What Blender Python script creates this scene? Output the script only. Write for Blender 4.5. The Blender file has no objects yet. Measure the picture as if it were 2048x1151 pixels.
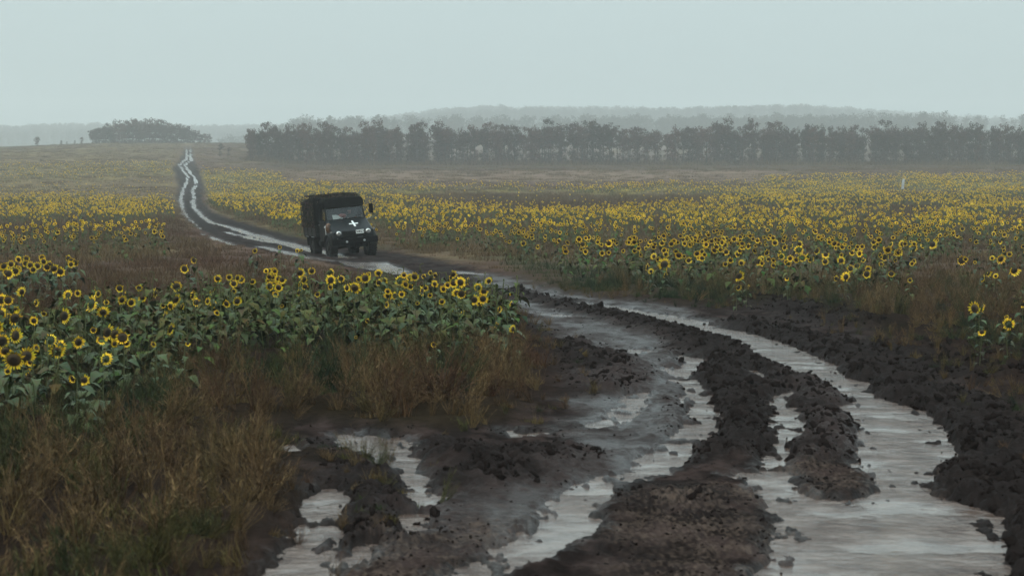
import bpy, bmesh, math, random
import numpy as np
from mathutils import Vector, Matrix, Euler

random.seed(7)
RNG = np.random.default_rng(11)
R = math.radians
PI = math.pi
scene = bpy.context.scene
COL = scene.collection

# ------------------------------------------------------------------ camera
F, CX, CY, HY = 3982.0, 1024.0, 575.5, 300.0      # focal length and horizon in pixels of the 2048 x 1151 photograph
CAMZ = 5.0
PITCH = math.atan((CY - HY) / F)
cam_data = bpy.data.cameras.new('camera')
cam = bpy.data.objects.new('camera', cam_data)
COL.objects.link(cam)
cam.location = (0, 0, CAMZ)
cam.rotation_euler = (PI / 2 - PITCH, 0, 0)
cam_data.sensor_width = 36.0
cam_data.lens = F / 2048 * 36.0
cam_data.clip_start = 0.5
cam_data.clip_end = 9000
cam_data.dof.use_dof = True
cam_data.dof.focus_distance = 70
cam_data.dof.aperture_fstop = 4.0
scene.camera = cam

# ------------------------------------------------------------------ sky, sun, exposure
SUN_EL, SUN_ROT = R(38), R(200)
world = bpy.data.worlds.new('World')
scene.world = world
world.use_nodes = True
wn, wl = world.node_tree.nodes, world.node_tree.links
wn.clear()
sky = wn.new('ShaderNodeTexSky')
sky.sky_type = 'NISHITA'
sky.sun_disc = False
sky.sun_elevation = SUN_EL
sky.sun_rotation = SUN_ROT
sky.dust_density = 6.0
sky.air_density = 1.2
mix = wn.new('ShaderNodeMix')
mix.data_type = 'RGBA'
mix.inputs[0].default_value = 0.86            # an even layer of cloud in front of the clear sky
mix.inputs[7].default_value = (5.62, 6.98, 7.15, 1)
bg = wn.new('ShaderNodeBackground')
bg.inputs['Strength'].default_value = 0.085
wo = wn.new('ShaderNodeOutputWorld')
wl.new(sky.outputs[0], mix.inputs[6])
# an overcast sky is dimmest along the horizon and brightens evenly towards the zenith
tcw = wn.new('ShaderNodeTexCoord'); sxyz = wn.new('ShaderNodeSeparateXYZ'); grd = wn.new('ShaderNodeMapRange')
grd.inputs['From Min'].default_value = 0.0; grd.inputs['From Max'].default_value = 1.0
grd.inputs['To Min'].default_value = 1.0; grd.inputs['To Max'].default_value = 3.0
vmul = wn.new('ShaderNodeVectorMath'); vmul.operation = 'SCALE'
wl.new(tcw.outputs['Generated'], sxyz.inputs[0]); wl.new(sxyz.outputs['Z'], grd.inputs['Value'])
wl.new(mix.outputs[2], vmul.inputs[0]); wl.new(grd.outputs[0], vmul.inputs['Scale'])
wl.new(vmul.outputs[0], bg.inputs['Color'])
wl.new(bg.outputs[0], wo.inputs['Surface'])
sd = bpy.data.lights.new('sun', 'SUN')
sd.energy = 0.5
sd.angle = R(30)
sd.color = (1.0, 0.96, 0.9)
sun = bpy.data.objects.new('sun', sd)
COL.objects.link(sun)
# sun stands at azimuth SUN_ROT (clockwise from +Y) and elevation SUN_EL
sv = Vector((math.sin(SUN_ROT) * math.cos(SUN_EL), math.cos(SUN_ROT) * math.cos(SUN_EL), math.sin(SUN_EL)))
sun.rotation_euler = sv.to_track_quat('Z', 'Y').to_euler()
scene.view_settings.view_transform = 'Standard'
scene.view_settings.look = 'None'
scene.view_settings.exposure = 0.12
scene.view_settings.gamma = 1.0
scene.render.engine = 'CYCLES'
scene.cycles.max_bounces = 6
scene.cycles.diffuse_bounces = 2
scene.cycles.glossy_bounces = 3
scene.cycles.transparent_max_bounces = 6
scene.cycles.volume_bounces = 3
scene.cycles.use_denoising = True
HAZE_DENSITY = 0.00046

# ------------------------------------------------------------------ projection helpers
SP, CP = math.sin(PITCH), math.cos(PITCH)

def project(x, y, z):
    zz = z - CAMZ
    yf = np.maximum(y * CP - zz * SP, 0.05)
    yu = y * SP + zz * CP
    return CX + F * x / yf, CY - F * yu / yf

def ray(u, v):
    a, b = (u - CX) / F, (CY - v) / F
    d = np.array([a, b * SP + CP, b * CP - SP])
    return d / d[1]                     # unit forward

# ------------------------------------------------------------------ noise
def _h(ix, iy, s):
    h = (ix.astype(np.int64) * 374761393 + iy.astype(np.int64) * 668265263 + s * 2147483647) & 0xffffffff
    h = ((h ^ (h >> 13)) * 1274126177) & 0xffffffff
    h = h ^ (h >> 16)
    return (h & 0xffff) / 65535.0

def gnoise(x, y, s=0):
    ix, iy = np.floor(x), np.floor(y)
    fx, fy = x - ix, y - iy
    ux, uy = fx * fx * fx * (fx * (fx * 6 - 15) + 10), fy * fy * fy * (fy * (fy * 6 - 15) + 10)
    def g(dx, dy):
        a = _h(ix + dx, iy + dy, s) * 2 * PI
        return np.cos(a) * (fx - dx) + np.sin(a) * (fy - dy)
    n0 = g(0, 0) * (1 - ux) + g(1, 0) * ux
    n1 = g(0, 1) * (1 - ux) + g(1, 1) * ux
    return (n0 * (1 - uy) + n1 * uy) * 1.5

def fbm(x, y, o=4, s=0, gain=0.5):
    r, a, t = np.zeros_like(x), 1.0, 0
    for i in range(o):
        r += a * gnoise(x, y, s + i * 17); t += a
        x, y, a = x * 2.03 + 5.1, y * 2.03 + 1.7, a * gain
    return r / t

def billow(x, y, o=4, s=0, gain=0.55):
    r, a, t = np.zeros_like(x), 1.0, 0
    for i in range(o):
        r += a * np.abs(gnoise(x, y, s + i * 13)); t += a
        x, y, a = x * 2.1 + 3.3, y * 2.1 + 9.2, a * gain
    return r / t * 2

def sstep(a, b, x):
    t = np.clip((x - a) / (b - a), 0, 1)
    return t * t * (3 - 2 * t)

# ------------------------------------------------------------------ the lie of the land
RR = np.array([0, 14, 32, 60, 95, 150, 200, 300, 400, 500, 600, 700, 850, 920, 1100, 1600, 1900, 2700, 3300, 4600], float)
HL = np.array([2.9, 3.0, 3.4, 4.2, 5.0, 6.0, 6.8, 7.7, 7.2, 5.2, 3.2, 1.0, -2.2, -3.0, 2.5, 2, -2, -24, -38, 0], float)
HRt = np.array([2.9, 3.0, 3.4, 4.2, 5.0, 5.9, 6.5, 7.0, 6.3, 5.0, 4.6, 4.6, 3.0, 0.5, -1.5, -10, -18, -40, -57, 0], float)

def pchip(xk, yk, x):
    h = np.diff(xk); d = np.diff(yk) / h
    m = np.zeros_like(yk)
    for i in range(1, len(yk) - 1):
        if d[i - 1] * d[i] > 0:
            w1, w2 = 2 * h[i] + h[i - 1], h[i] + 2 * h[i - 1]
            m[i] = (w1 + w2) / (w1 / d[i - 1] + w2 / d[i])
    m[0], m[-1] = d[0], d[-1]
    i = np.clip(np.searchsorted(xk, x) - 1, 0, len(xk) - 2)
    t = np.clip((x - xk[i]) / h[i], 0, 1)
    a, b = yk[i], yk[i + 1]
    return ((2 * t**3 - 3 * t**2 + 1) * a + (t**3 - 2 * t**2 + t) * h[i] * m[i]
            + (-2 * t**3 + 3 * t**2) * b + (t**3 - t**2) * h[i] * m[i + 1])

def base_z(x, y):
    x, y = np.asarray(x, float), np.asarray(y, float)
    r = np.hypot(x, y)
    az = np.arctan2(x, np.maximum(y, 1e-3) if np.ndim(y) == 0 else y)
    px = CX + F * np.tan(np.clip(az, -1.2, 1.2))
    s = sstep(470, 640, px)
    s = s * (1 - sstep(1500, 2400, r)) + sstep(330, 1250, px) * sstep(1500, 2400, r)
    hl = pchip(RR, HL, r) + sstep(650, 850, r) * (1 - sstep(-50, 260, px)) * 2.0 * (1 - sstep(950, 1100, r))
    h = hl * (1 - s) + pchip(RR, HRt, r) * s
    far = sstep(1900, 2700, r)
    h = h + far * (fbm(px / 420.0, r / 1300.0, 3, 5) * 9 + sstep(1600, 2150, px) * 28 + (1 - sstep(450, 1000, px)) * 14)
    z = CAMZ - h
    return z + sstep(50, 200, r) * (1 - far) * fbm(x / 45, y / 60, 3, 3) * 0.35

def to_ground(u, v):
    """the ground point that a direction meets"""
    d = ray(u, v)
    D = np.concatenate([np.arange(5, 120, 0.05), np.arange(120, 1000, 0.5)])
    f = CAMZ + d[2] * D - base_z(d[0] * D, D)
    k = np.argmax(f < 0)
    if f[k] >= 0: k = len(D) - 1
    if k > 0:
        t = f[k - 1] / (f[k - 1] - f[k] + 1e-12)
        Dk = D[k - 1] + t * (D[k] - D[k - 1])
    else:
        Dk = D[0]
    return np.array([d[0] * Dk, Dk])

def gpoly(pts):
    return np.array([to_ground(u, v) for u, v in pts])

def z7(pts): return [(1000 + a / 1.954, 430 + b / 1.954) for a, b in pts]
def z8(pts): return [(1000 + a / 1.954, 700 + b / 1.954) for a, b in pts]
def z2(pts): return [(520 + a / 3.279, 800 + b / 3.279) for a, b in pts]
def z4(pts): return [(340 + a / 4.6, 270 + b / 4.6) for a, b in pts]
def z6(pts): return [(440 + a / 2.878, 480 + b / 2.878) for a, b in pts]

def sdf_poly(P, x, y, reach):
    """signed distance in metres, positive inside; -reach far away"""
    out = np.full(x.shape, -reach, float)
    lo, hi = P.min(0) - reach, P.max(0) + reach
    m = (x > lo[0]) & (x < hi[0]) & (y > lo[1]) & (y < hi[1])
    if not m.any(): return out
    X, Y = x[m], y[m]
    d2 = np.full(X.shape, 1e18); ins = np.zeros(X.shape, bool)
    for a, b in zip(P, np.roll(P, -1, 0)):
        e = b - a; l2 = e @ e + 1e-12
        t = np.clip(((X - a[0]) * e[0] + (Y - a[1]) * e[1]) / l2, 0, 1)
        dx, dy = X - a[0] - t * e[0], Y - a[1] - t * e[1]
        d2 = np.minimum(d2, dx * dx + dy * dy)
        c = ((a[1] > Y) != (b[1] > Y))
        with np.errstate(divide='ignore', invalid='ignore'):
            ins ^= c & (X < (b[0] - a[0]) * (Y - a[1]) / (b[1] - a[1] + 1e-18) + a[0])
    d = np.sqrt(d2)
    out[m] = np.maximum(np.where(ins, d, -d), -reach)
    return out

def dist_line(P, x, y, reach, w=None):
    """distance in metres to a polyline; w: half width at each of its points -> returns half width minus distance"""
    out = np.full(x.shape, -reach, float)
    lo, hi = P.min(0) - reach, P.max(0) + reach
    m = (x > lo[0]) & (x < hi[0]) & (y > lo[1]) & (y < hi[1])
    if not m.any(): return out
    X, Y = x[m], y[m]
    best = np.full(X.shape, -1e9)
    for k in range(len(P) - 1):
        a, b = P[k], P[k + 1]; e = b - a; l2 = e @ e + 1e-12
        t = np.clip(((X - a[0]) * e[0] + (Y - a[1]) * e[1]) / l2, 0, 1)
        d = np.hypot(X - a[0] - t * e[0], Y - a[1] - t * e[1])
        best = np.maximum(best, w[k] * (1 - t) + w[k + 1] * t - d)
    out[m] = np.maximum(best, -reach)
    return out

# ---- the muddy road, traced as ground outlines
right_edge = [(384, 284), (386, 310), (392, 325), (400, 345), (410, 372), (406, 400), (424, 425), (468, 440), (520, 456), (580, 474), (650, 490),
              (770, 504), (880, 520), (960, 540), (1040, 560), (1120, 583), (1200, 596), (1300, 606), (1400, 616), (1480, 618), (1560, 612),
              (1640, 624), (1720, 650), (1800, 690), (1900, 730), (1990, 770), (2080, 850), (2250, 980), (2900, 1800)]
left_edge = [(300, 1800), (550, 1100), (600, 1000), (585, 910), (545, 865), (600, 845), (700, 850), (800, 862), (900, 862), (1000, 850), (1080, 806), (1120, 770),
             (1110, 735), (1080, 700), (1060, 680), (1035, 650), (1000, 622), (950, 604), (880, 585), (800, 565), (700, 540), (600, 518),
             (520, 503), (470, 492), (425, 476), (385, 452), (360, 425), (350, 400), (356, 370), (345, 338), (358, 322), (366, 305), (368, 284)]
ROAD = gpoly(right_edge + left_edge)

PUDDLES = [gpoly(p) for p in [
    # the long puddle down the right rut and the pool it opens into
    z7([(270, 340), (330, 338), (470, 357), (560, 372), (700, 393), (790, 412), (850, 438), (960, 452), (1050, 478), (1150, 513), (1240, 552),
        (1330, 588), (1348, 628), (1440, 648), (1460, 705)]) + z8([(1560, 205), (1640, 228), (1690, 262), (1720, 300), (1770, 380), (1780, 420), (1720, 450),
        (1690, 520), (1720, 570), (1860, 605), (1940, 640), (1965, 700), (1960, 780), (1990, 890), (2050, 1100), (1000, 1100), (1000, 900), (1090, 820), (1095, 745), (1110, 650), (1060, 575),
        (1000, 505), (930, 485), (985, 470), (1080, 468), (1130, 490), (1130, 545), (1240, 580), (1400, 578), (1500, 560), (1503, 515), (1470, 470), (1415, 435), (1405, 330), (1395, 262), (1345, 240), (1260, 235), (1300, 215), (1395, 205)])
       + z7([(1290, 664), (1220, 634), (1120, 606), (1070, 582), (1010, 542), (940, 508), (900, 492), (800, 462), (700, 428), (560, 393), (420, 364), (290, 354)]),
    # between the two ridges
    z8([(1130, 152), (1150, 162), (1125, 185), (1110, 180), (1112, 212), (1160, 222), (1170, 262), (1192, 275), (1190, 332), (1135, 355), (1108, 380),
        (1112, 430), (1060, 452), (1035, 435), (1055, 380), (1082, 350), (1052, 305), (1042, 262), (1085, 238), (1040, 207), (1070, 178), (1105, 170)]),
    # the broken stream in the middle
    z8([(700, 15), (790, 24), (822, 52), (790, 82), (742, 88), (765, 112), (795, 152), (832, 202), (850, 262), (858, 335), (780, 362), (742, 382),
        (740, 412), (640, 460), (540, 490), (472, 520), (440, 552), (362, 592), (352, 642), (340, 702), (250, 742), (180, 784), (60, 834), (-40, 872), (-120, 930),
        (-260, 960), (-200, 881), (-60, 820), (30, 760), (120, 710), (190, 662), (196, 602), (262, 570), (332, 530), (402, 488), (470, 484), (560, 470),
        (570, 420), (620, 382), (682, 358), (692, 330), (742, 290), (732, 252), (752, 230), (720, 192), (742, 150), (680, 115), (690, 96), (640, 64), (730, 66), (705, 36)]),
    z8([(878, -2), (905, 0), (935, 14), (936, 36), (905, 32)]),
    z8([(948, 68), (1000, 78), (1042, 132), (1004, 132), (984, 92)]),
    z8([(462, -4), (560, -8), (606, 4), (545, 12)]),
    z8([(500, 168), (575, 160), (520, 252), (452, 282), (395, 300), (358, 282), (440, 262), (482, 220)]),
    # the left side ruts
    z2([(540, 222), (640, 212), (740, 222), (900, 240), (1000, 300), (1034, 380), (990, 420), (862, 432), (800, 370), (700, 342), (620, 322), (572, 302)]),
    z2([(430, 570), (540, 578), (582, 640), (560, 700), (522, 760), (505, 800), (500, 880), (470, 960), (440, 985), (500, 1012), (620, 1032), (702, 942), (724, 930), (694, 1012), (560, 1062),
        (380, 1160), (200, 1400), (-150, 1400), (60, 1082), (200, 1022), (282, 942), (242, 862), (200, 850), (232, 820), (322, 790), (282, 702), (332, 622)]),
    z2([(920, 430), (1000, 470), (1082, 520), (1102, 600), (1180, 622), (1052, 702), (1032, 640), (930, 602), (1030, 572), (962, 482)]),
    z2([(860, 760), (900, 730), (1090, 738), (1042, 790), (1032, 862), (952, 892), (930, 860), (962, 800)]),
    z2([(110, 300), (180, 275), (255, 300), (230, 345), (140, 350)]),
    z2([(1632, 190), (1700, 215), (1836, 205), (1836, 222), (1740, 243), (1680, 235)]),
    # round the truck and just before it
    z6([(700, 120), (780, 128), (940, 124), (1060, 170), (1100, 196), (1020, 194), (850, 166), (760, 150)]),
    z6([(1362, 178), (1420, 180), (1520, 190), (1500, 198), (1400, 196)]),
    z7([(112, 302), (170, 312), (242, 330), (232, 338), (150, 320)]),
    z7([(-60, 280), (-10, 282), (50, 290), (30, 296)]),
    z7([(150, 382), (230, 384), (305, 398), (240, 396)]),
    z7([(10, 330), (60, 334), (110, 346), (60, 345)]),
    z7([(330, 516), (395, 522), (380, 530)]),
]]
def strokes_px(pts, widths):
    P = gpoly(pts)
    return P, np.interp(np.linspace(0, 1, len(P)), np.linspace(0, 1, len(widths)), widths)
RUTS = [
    strokes_px([(372, 283), (373, 292), (375, 311), (369, 322), (358, 330), (366, 341), (375, 352), (374, 364), (366, 376), (364, 388), (362, 400), (364, 412), (366, 424), (378, 437), (388, 446), (401, 459)],
               [.06, .14, .24, .36, .2, .18, .15, .15, .17, .16, .18, .2, .18, .16, .12, .05]),
    strokes_px([(380, 283), (381, 300), (383, 311), (382, 321), (369, 331), (380, 345), (391, 358), (391, 370), (385, 380), (388, 392), (386, 404), (389, 416), (402, 430), (414, 440), (427, 447), (462, 454), (505, 469), (557, 483), (601, 495), (650, 505), (700, 516)],
               [.06, .14, .24, .40, .2, .18, .15, .14, .14, .16, .18, .18, .16, .18, .25, .3, .36, .42, .46, .42, .25]),
    strokes_px([(455, 463), (500, 476), (540, 486)], [.12, .3, .25]),
    strokes_px([(398, 467), (430, 478), (470, 492)], [.1, .25, .2]),
    strokes_px([(520, 492), (600, 512), (660, 522)], [.2, .3, .2]),
]
# ridges of churned clods: polyline, half widths (m), height (m)
BERMS = [
    (z7([(40, 292), (130, 320), (250, 348), (380, 378), (500, 412), (620, 440), (760, 478), (880, 510), (960, 545), (1040, 590), (1130, 640)]) + z8([(1180, 130), (1190, 190), (1180, 300), (1170, 400)]), [.25, .35, .5, .6, .6, .6], .20),
    (z7([(700, 470), (800, 510), (860, 545)]) + z8([(850, 60), (900, 130), (950, 220), (960, 320), (930, 400)]), [.3, .5, .6, .65, .5], .24),
    (z7([(860, 425), (960, 435), (1080, 465), (1200, 510), (1330, 560), (1420, 620), (1540, 700), (1680, 740)]) + z8([(1780, 300), (1850, 420), (1900, 540), (2010, 680), (2060, 850)]), [.4, .6, .8, .8, .7, .6], .26),
    (z7([(1000, 345), (1100, 362), (1250, 400), (1400, 440)]), [.4, .6, .7, .5], .30),
    (z7([(1500, 520), (1700, 560), (1900, 600), (2050, 640)]), [.9, 1.1, 1.2, 1.2], .22),
    (z7([(280, 510), (350, 560), (430, 620), (420, 690)]), [.3, .5, .5, .3], .28),
    (z2([(1000, 330), (1250, 330), (1450, 400), (1600, 430), (1500, 520), (1300, 560)]), [.3, .4, .45, .4, .4, .3], .26),
    (z2([(640, 480), (700, 620), (760, 800), (700, 900)]), [.25, .35, .4, .3], .16),
    (z8([(680, 590), (740, 595), (810, 590)]), [.15, .22, .15], .10),
    (z8([(100, 470), (160, 420), (220, 400)]), [.3, .4, .3], .2),
    (z4([(330, 660), (420, 760), (600, 830), (900, 900), (1200, 985)]), [.3, .5, .5, .5, .4], .22),
    (z4([(150, 640), (200, 740), (300, 830), (420, 920)]), [.2, .4, .5, .3], .16),
    (z4([(560, 890), (800, 975), (1000, 1030), (1100, 1060)]), [.2, .3, .3, .2], .12),
]
BERMS = [(gpoly(p), np.interp(np.linspace(0, 1, len(p)), np.linspace(0, 1, len(w)), w), h) for p, w, h in BERMS]
STONY = gpoly(z8([(440, 560), (900, 545), (1060, 580), (1105, 640), (1100, 760), (1010, 860), (900, 1000), (300, 1000), (560, 800), (520, 700)]))
STONY2 = gpoly(z8([(1140, 440), (1300, 432), (1500, 480), (1500, 560), (1300, 572), (1150, 540)]))
STONY3 = gpoly(z2([(900, 900), (1500, 800), (1836, 740), (1836, 860), (1400, 1100), (800, 1300), (500, 1300)]))
SMOOTH = [gpoly(p) for p in [
    z8([(330, 100), (640, 60), (730, 200), (700, 320), (560, 460), (300, 540), (0, 760), (-250, 800), (-300, 640), (-50, 560), (180, 480), (330, 360)]),
    z7([(-80, 230), (200, 250), (440, 300), (700, 370), (860, 432), (700, 390), (400, 345), (150, 300), (-80, 270)]),
    z7([(60, 330), (300, 400), (500, 440), (620, 500), (700, 600), (500, 660), (450, 560), (280, 480), (150, 420)]),
    z8([(1130, 85), (1200, 90), (1390, 190), (1330, 215), (1220, 190)]),
    z8([(1240, 250), (1390, 260), (1405, 420), (1260, 430)]),
]]
for_soft = []

def features(x, y):
    """height above the base land plus masks, all in metres and world coordinates"""
    r = np.hypot(x, y)
    n1 = fbm(x * 1.3, y * 1.0, 3, 21); n2 = fbm(x * 6.5, y * 4.5, 3, 31)
    fx = np.clip(r / 60, .7, 4)
    road = sdf_poly(ROAD, x, y, 4.0) + (n1 * .5 + n2 * .15) * np.clip(r / 50, .6, 2)
    water = np.full(x.shape, -1.0)
    for P in PUDDLES:
        water = np.maximum(water, sdf_poly(P, x, y, 1.0))
    water = water + n2 * .16 + fbm(x * 19, y * 13, 2, 41) * .05 + n1 * .05
    for P, w in RUTS:
        water = np.maximum(water, dist_line(P, x, y, 1.0, w) + fbm(x * 1.6, y * .35, 3, 51) * .42 * np.clip(r / 150, .5, 1.2) + n2 * .08)
    clod = np.zeros_like(x); bh = np.zeros_like(x)
    for P, w, h in BERMS:
        d = dist_line(P, x, y, 2.0, w)
        m = sstep(-.45, .25, d + n2 * .25 + n1 * .2)
        clod = np.maximum(clod, m); bh = np.maximum(bh, m * h)
    smooth = np.zeros_like(x)
    for P in SMOOTH:
        smooth = np.maximum(smooth, sstep(-.5, .3, sdf_poly(P, x, y, 2.0) + n1 * .5 + n2 * .15))
    stony = np.zeros_like(x)
    for P in (STONY, STONY2, STONY3):
        stony = np.maximum(stony, sstep(-.7, .9, sdf_poly(P, x, y, 2.0) + n1 * .9 + n2 * .6))
    rm = sstep(-.5, .5, road)
    clod = np.maximum(clod, rm * (1 - smooth) * (1 - stony) * sstep(-.1, .5, fbm(x * .9, y * .6, 2, 61)) * .6) * sstep(-1.2, 0, road + .8)
    shore = sstep(.06, -.22, water)                 # 1 on dry mud, 0 in water
    b = np.clip(billow(x * 2.6, y * 2.3, 3, 71), 0, 1.3)
    fine = billow(x * 8, y * 7, 2, 81)
    streak = gnoise(road * 4.2 + n1 * .6, y * .22 + x * .1, 97) + .5 * gnoise(road * 9.5, y * .5, 98)
    relief = bh * (.15 + .26 * b) * (.62 + .5 * sstep(-.3, .3, fbm(x * .7, y * .55, 2, 99))) + clod * (b * .05 + fine * .03) + rm * (1 - clod) * (fbm(x * 1.4, y * 1.0, 3, 91) * .05 + streak * .022 * sstep(120, 60, r) + fine * .012 * (1 - smooth) + .012) \
        + stony * (fine * .016 + billow(x * 17, y * 14, 2, 75) * .016)
    off = 1 - rm
    relief = relief + off * (.10 + fbm(x * .8, y * .8, 3, 95) * .10) * (1 + 0 * x)
    z = relief * shore - (1 - shore) * .09 + (1 - shore) * sstep(.0, .40, fbm(x * 4.6, y * 1.7, 4, 77)) * .104 * sstep(.50, .0, water) * (r < 70)
    return dict(z=z, road=road, rm=rm, water=water, clod=clod, smooth=smooth, stony=stony, streak=streak, n1=n1, n2=n2, r=r)

def ground_z(x, y):
    x, y = np.atleast_1d(np.asarray(x, float)), np.atleast_1d(np.asarray(y, float))
    z = base_z(x, y)
    return z + near_relief(x, y)

def near_relief(x, y):
    r = np.hypot(x, y)
    out = np.full(x.shape, .1)
    m = (r < 900) & (y > 0)
    if m.any(): out[m] = features(x[m], y[m])['z'] * (1 - sstep(700, 880, r[m])) + .1 * sstep(700, 880, r[m])
    return out

# ------------------------------------------------------------------ zones of growth, in terms of the photograph's pixels of the ground or of the flower tops
def inpoly(P, u, v, soft=0.0):
    P = np.array(P, float)
    return sdf_poly(P, np.asarray(u, float), np.asarray(v, float), 60.0)
S_RIGHT = [(395, 333), (500, 336), (560, 342), (575, 360), (700, 367), (900, 366), (1100, 365), (1500, 362), (1540, 350), (2300, 341), (2300, 580), (2048, 600), (1960, 570), (1850, 545),
           (1700, 570), (1560, 575), (1450, 580), (1300, 548), (1240, 525), (1080, 502), (1040, 492), (1000, 472), (850, 464), (770, 458), (600, 458), (560, 450), (500, 430), (440, 410), (415, 385), (400, 355)]
N_HOLES = [[(745, 378), (1000, 372), (1250, 378), (1480, 384), (1380, 400), (1200, 408), (1000, 407), (850, 400)],
           [(1060, 460), (1300, 464), (1400, 474), (1200, 486), (1080, 478)], [(1780, 478), (2300, 486), (2300, 545), (1850, 532)]]
S_LEFT = [([(-300, 394), (60, 386), (250, 386), (345, 396), (350, 420), (250, 426), (60, 426), (-300, 422)], .72),
          ([(-300, 332), (340, 318), (352, 345), (-300, 362)], .30), ([(-300, 452), (330, 438), (335, 474), (200, 480), (-300, 484)], .5),
          ([(-300, 300), (350, 290), (355, 400), (-300, 400)], .05)]
def yellow(u, v):
    """how thick the sunflowers stand whose heads show at (u, v)"""
    d = inpoly(S_RIGHT, u, v)
    k = np.clip((v - 300) / 120.0, .12, 1)
    r = sstep(-8, 6, d / k + fbm(u / 60, v / 14, 3, 101) * 14)
    for i, H in enumerate(N_HOLES):
        r = r * (1 - (.97, .7, .75)[i] * sstep(-6, 8, inpoly(H, u, v) / k + fbm(u / 50, v / 10, 3, 111 + i) * (5, 10, 10)[i]))
    r = r * (.55 + .45 * sstep(-.3, .2, fbm(u / 90, v / 22, 3, 121)))
    r = r * (.35 + .65 * sstep(-.35, .1, fbm(u / 170, v / 16, 2, 125)))
    l = np.zeros_like(r)
    for P, a in S_LEFT:
        l = np.maximum(l, a * sstep(-8, 6, inpoly(P, u, v) / k + fbm(u / 60, v / 10, 3, 131) * 16))
    return np.maximum(r, l)

# ------------------------------------------------------------------ materials
def mat(name):
    m = bpy.data.materials.new(name); m.use_nodes = True
    n, l = m.node_tree.nodes, m.node_tree.links
    return m, n, l, n['Principled BSDF']

def simple(name, col, rough=.6, metal=0.0, noise=0.0, nscale=20.0, bump=0.0, spec=.5, dirt=None):
    m, n, l, p = mat(name)
    p.inputs['Roughness'].default_value = rough
    p.inputs['Metallic'].default_value = metal
    p.inputs['Specular IOR Level'].default_value = spec
    p.inputs['Base Color'].default_value = (*col, 1)
    if noise or bump or dirt:
        tc = n.new('ShaderNodeTexCoord'); nz = n.new('ShaderNodeTexNoise')
        nz.inputs['Scale'].default_value = nscale; nz.inputs['Detail'].default_value = 5
        l.new(tc.outputs['Object'], nz.inputs['Vector'])
        if noise or dirt:
            cr = n.new('ShaderNodeValToRGB')
            cr.color_ramp.elements[0].position = .35; cr.color_ramp.elements[1].position = .65
            a = dirt if dirt else tuple(c * (1 - noise) for c in col)
            cr.color_ramp.elements[0].color = (*a, 1)
            cr.color_ramp.elements[1].color = (*[min(1, c * (1 + noise)) for c in col], 1)
            l.new(nz.outputs['Fac'], cr.inputs['Fac']); l.new(cr.outputs[0], p.inputs['Base Color'])
        if bump:
            b = n.new('ShaderNodeBump'); b.inputs['Strength'].default_value = bump; b.inputs['Distance'].default_value = .02
            l.new(nz.outputs['Fac'], b.inputs['Height']); l.new(b.outputs[0], p.inputs['Normal'])
    return m

def ground_material(name, bump1, bump2):
    m, n, l, p = mat(name)
    a = n.new('ShaderNodeAttribute'); a.attribute_name = 'col'
    rg = n.new('ShaderNodeAttribute'); rg.attribute_name = 'rough'
    geo = n.new('ShaderNodeNewGeometry')
    n1 = n.new('ShaderNodeTexNoise'); n1.inputs['Scale'].default_value = 9; n1.inputs['Detail'].default_value = 7; n1.inputs['Roughness'].default_value = .65
    n2 = n.new('ShaderNodeTexNoise'); n2.inputs['Scale'].default_value = 45; n2.inputs['Detail'].default_value = 4
    for q in (n1, n2): l.new(geo.outputs['Position'], q.inputs['Vector'])
    mr = n.new('ShaderNodeMapRange'); mr.inputs['From Min'].default_value = .3; mr.inputs['From Max'].default_value = .7
    mr.inputs['To Min'].default_value = .6; mr.inputs['To Max'].default_value = 1.45
    l.new(n1.outputs['Fac'], mr.inputs['Value'])
    mx = n.new('ShaderNodeMix'); mx.data_type = 'RGBA'; mx.blend_type = 'MULTIPLY'; mx.inputs[0].default_value = 1
    l.new(a.outputs['Color'], mx.inputs[6]); l.new(mr.outputs[0], mx.inputs[7]); l.new(mx.outputs[2], p.inputs['Base Color'])
    ad = n.new('ShaderNodeMath'); ad.operation = 'MULTIPLY_ADD'; ad.inputs[1].default_value = .45; ad.use_clamp = True
    sb = n.new('ShaderNodeMath'); sb.operation = 'SUBTRACT'; sb.inputs[1].default_value = .5
    l.new(n2.outputs['Fac'], sb.inputs[0]); l.new(sb.outputs[0], ad.inputs[0]); l.new(rg.outputs['Fac'], ad.inputs[2]); l.new(ad.outputs[0], p.inputs['Roughness'])
    sp = n.new('ShaderNodeAttribute'); sp.attribute_name = 'spec'; l.new(sp.outputs['Fac'], p.inputs['Specular IOR Level'])
    b1 = n.new('ShaderNodeBump'); b1.inputs['Strength'].default_value = bump1; b1.inputs['Distance'].default_value = .05
    b2 = n.new('ShaderNodeBump'); b2.inputs['Strength'].default_value = bump2; b2.inputs['Distance'].default_value = .012
    l.new(n1.outputs['Fac'], b1.inputs['Height']); l.new(n2.outputs['Fac'], b2.inputs['Height']); l.new(b1.outputs[0], b2.inputs['Normal']); l.new(b2.outputs[0], p.inputs['Normal'])
    return m
M_MUD = ground_material('wet_mud', .55, .5)
M_SOIL = ground_material('field_soil', .5, .4)

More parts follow.
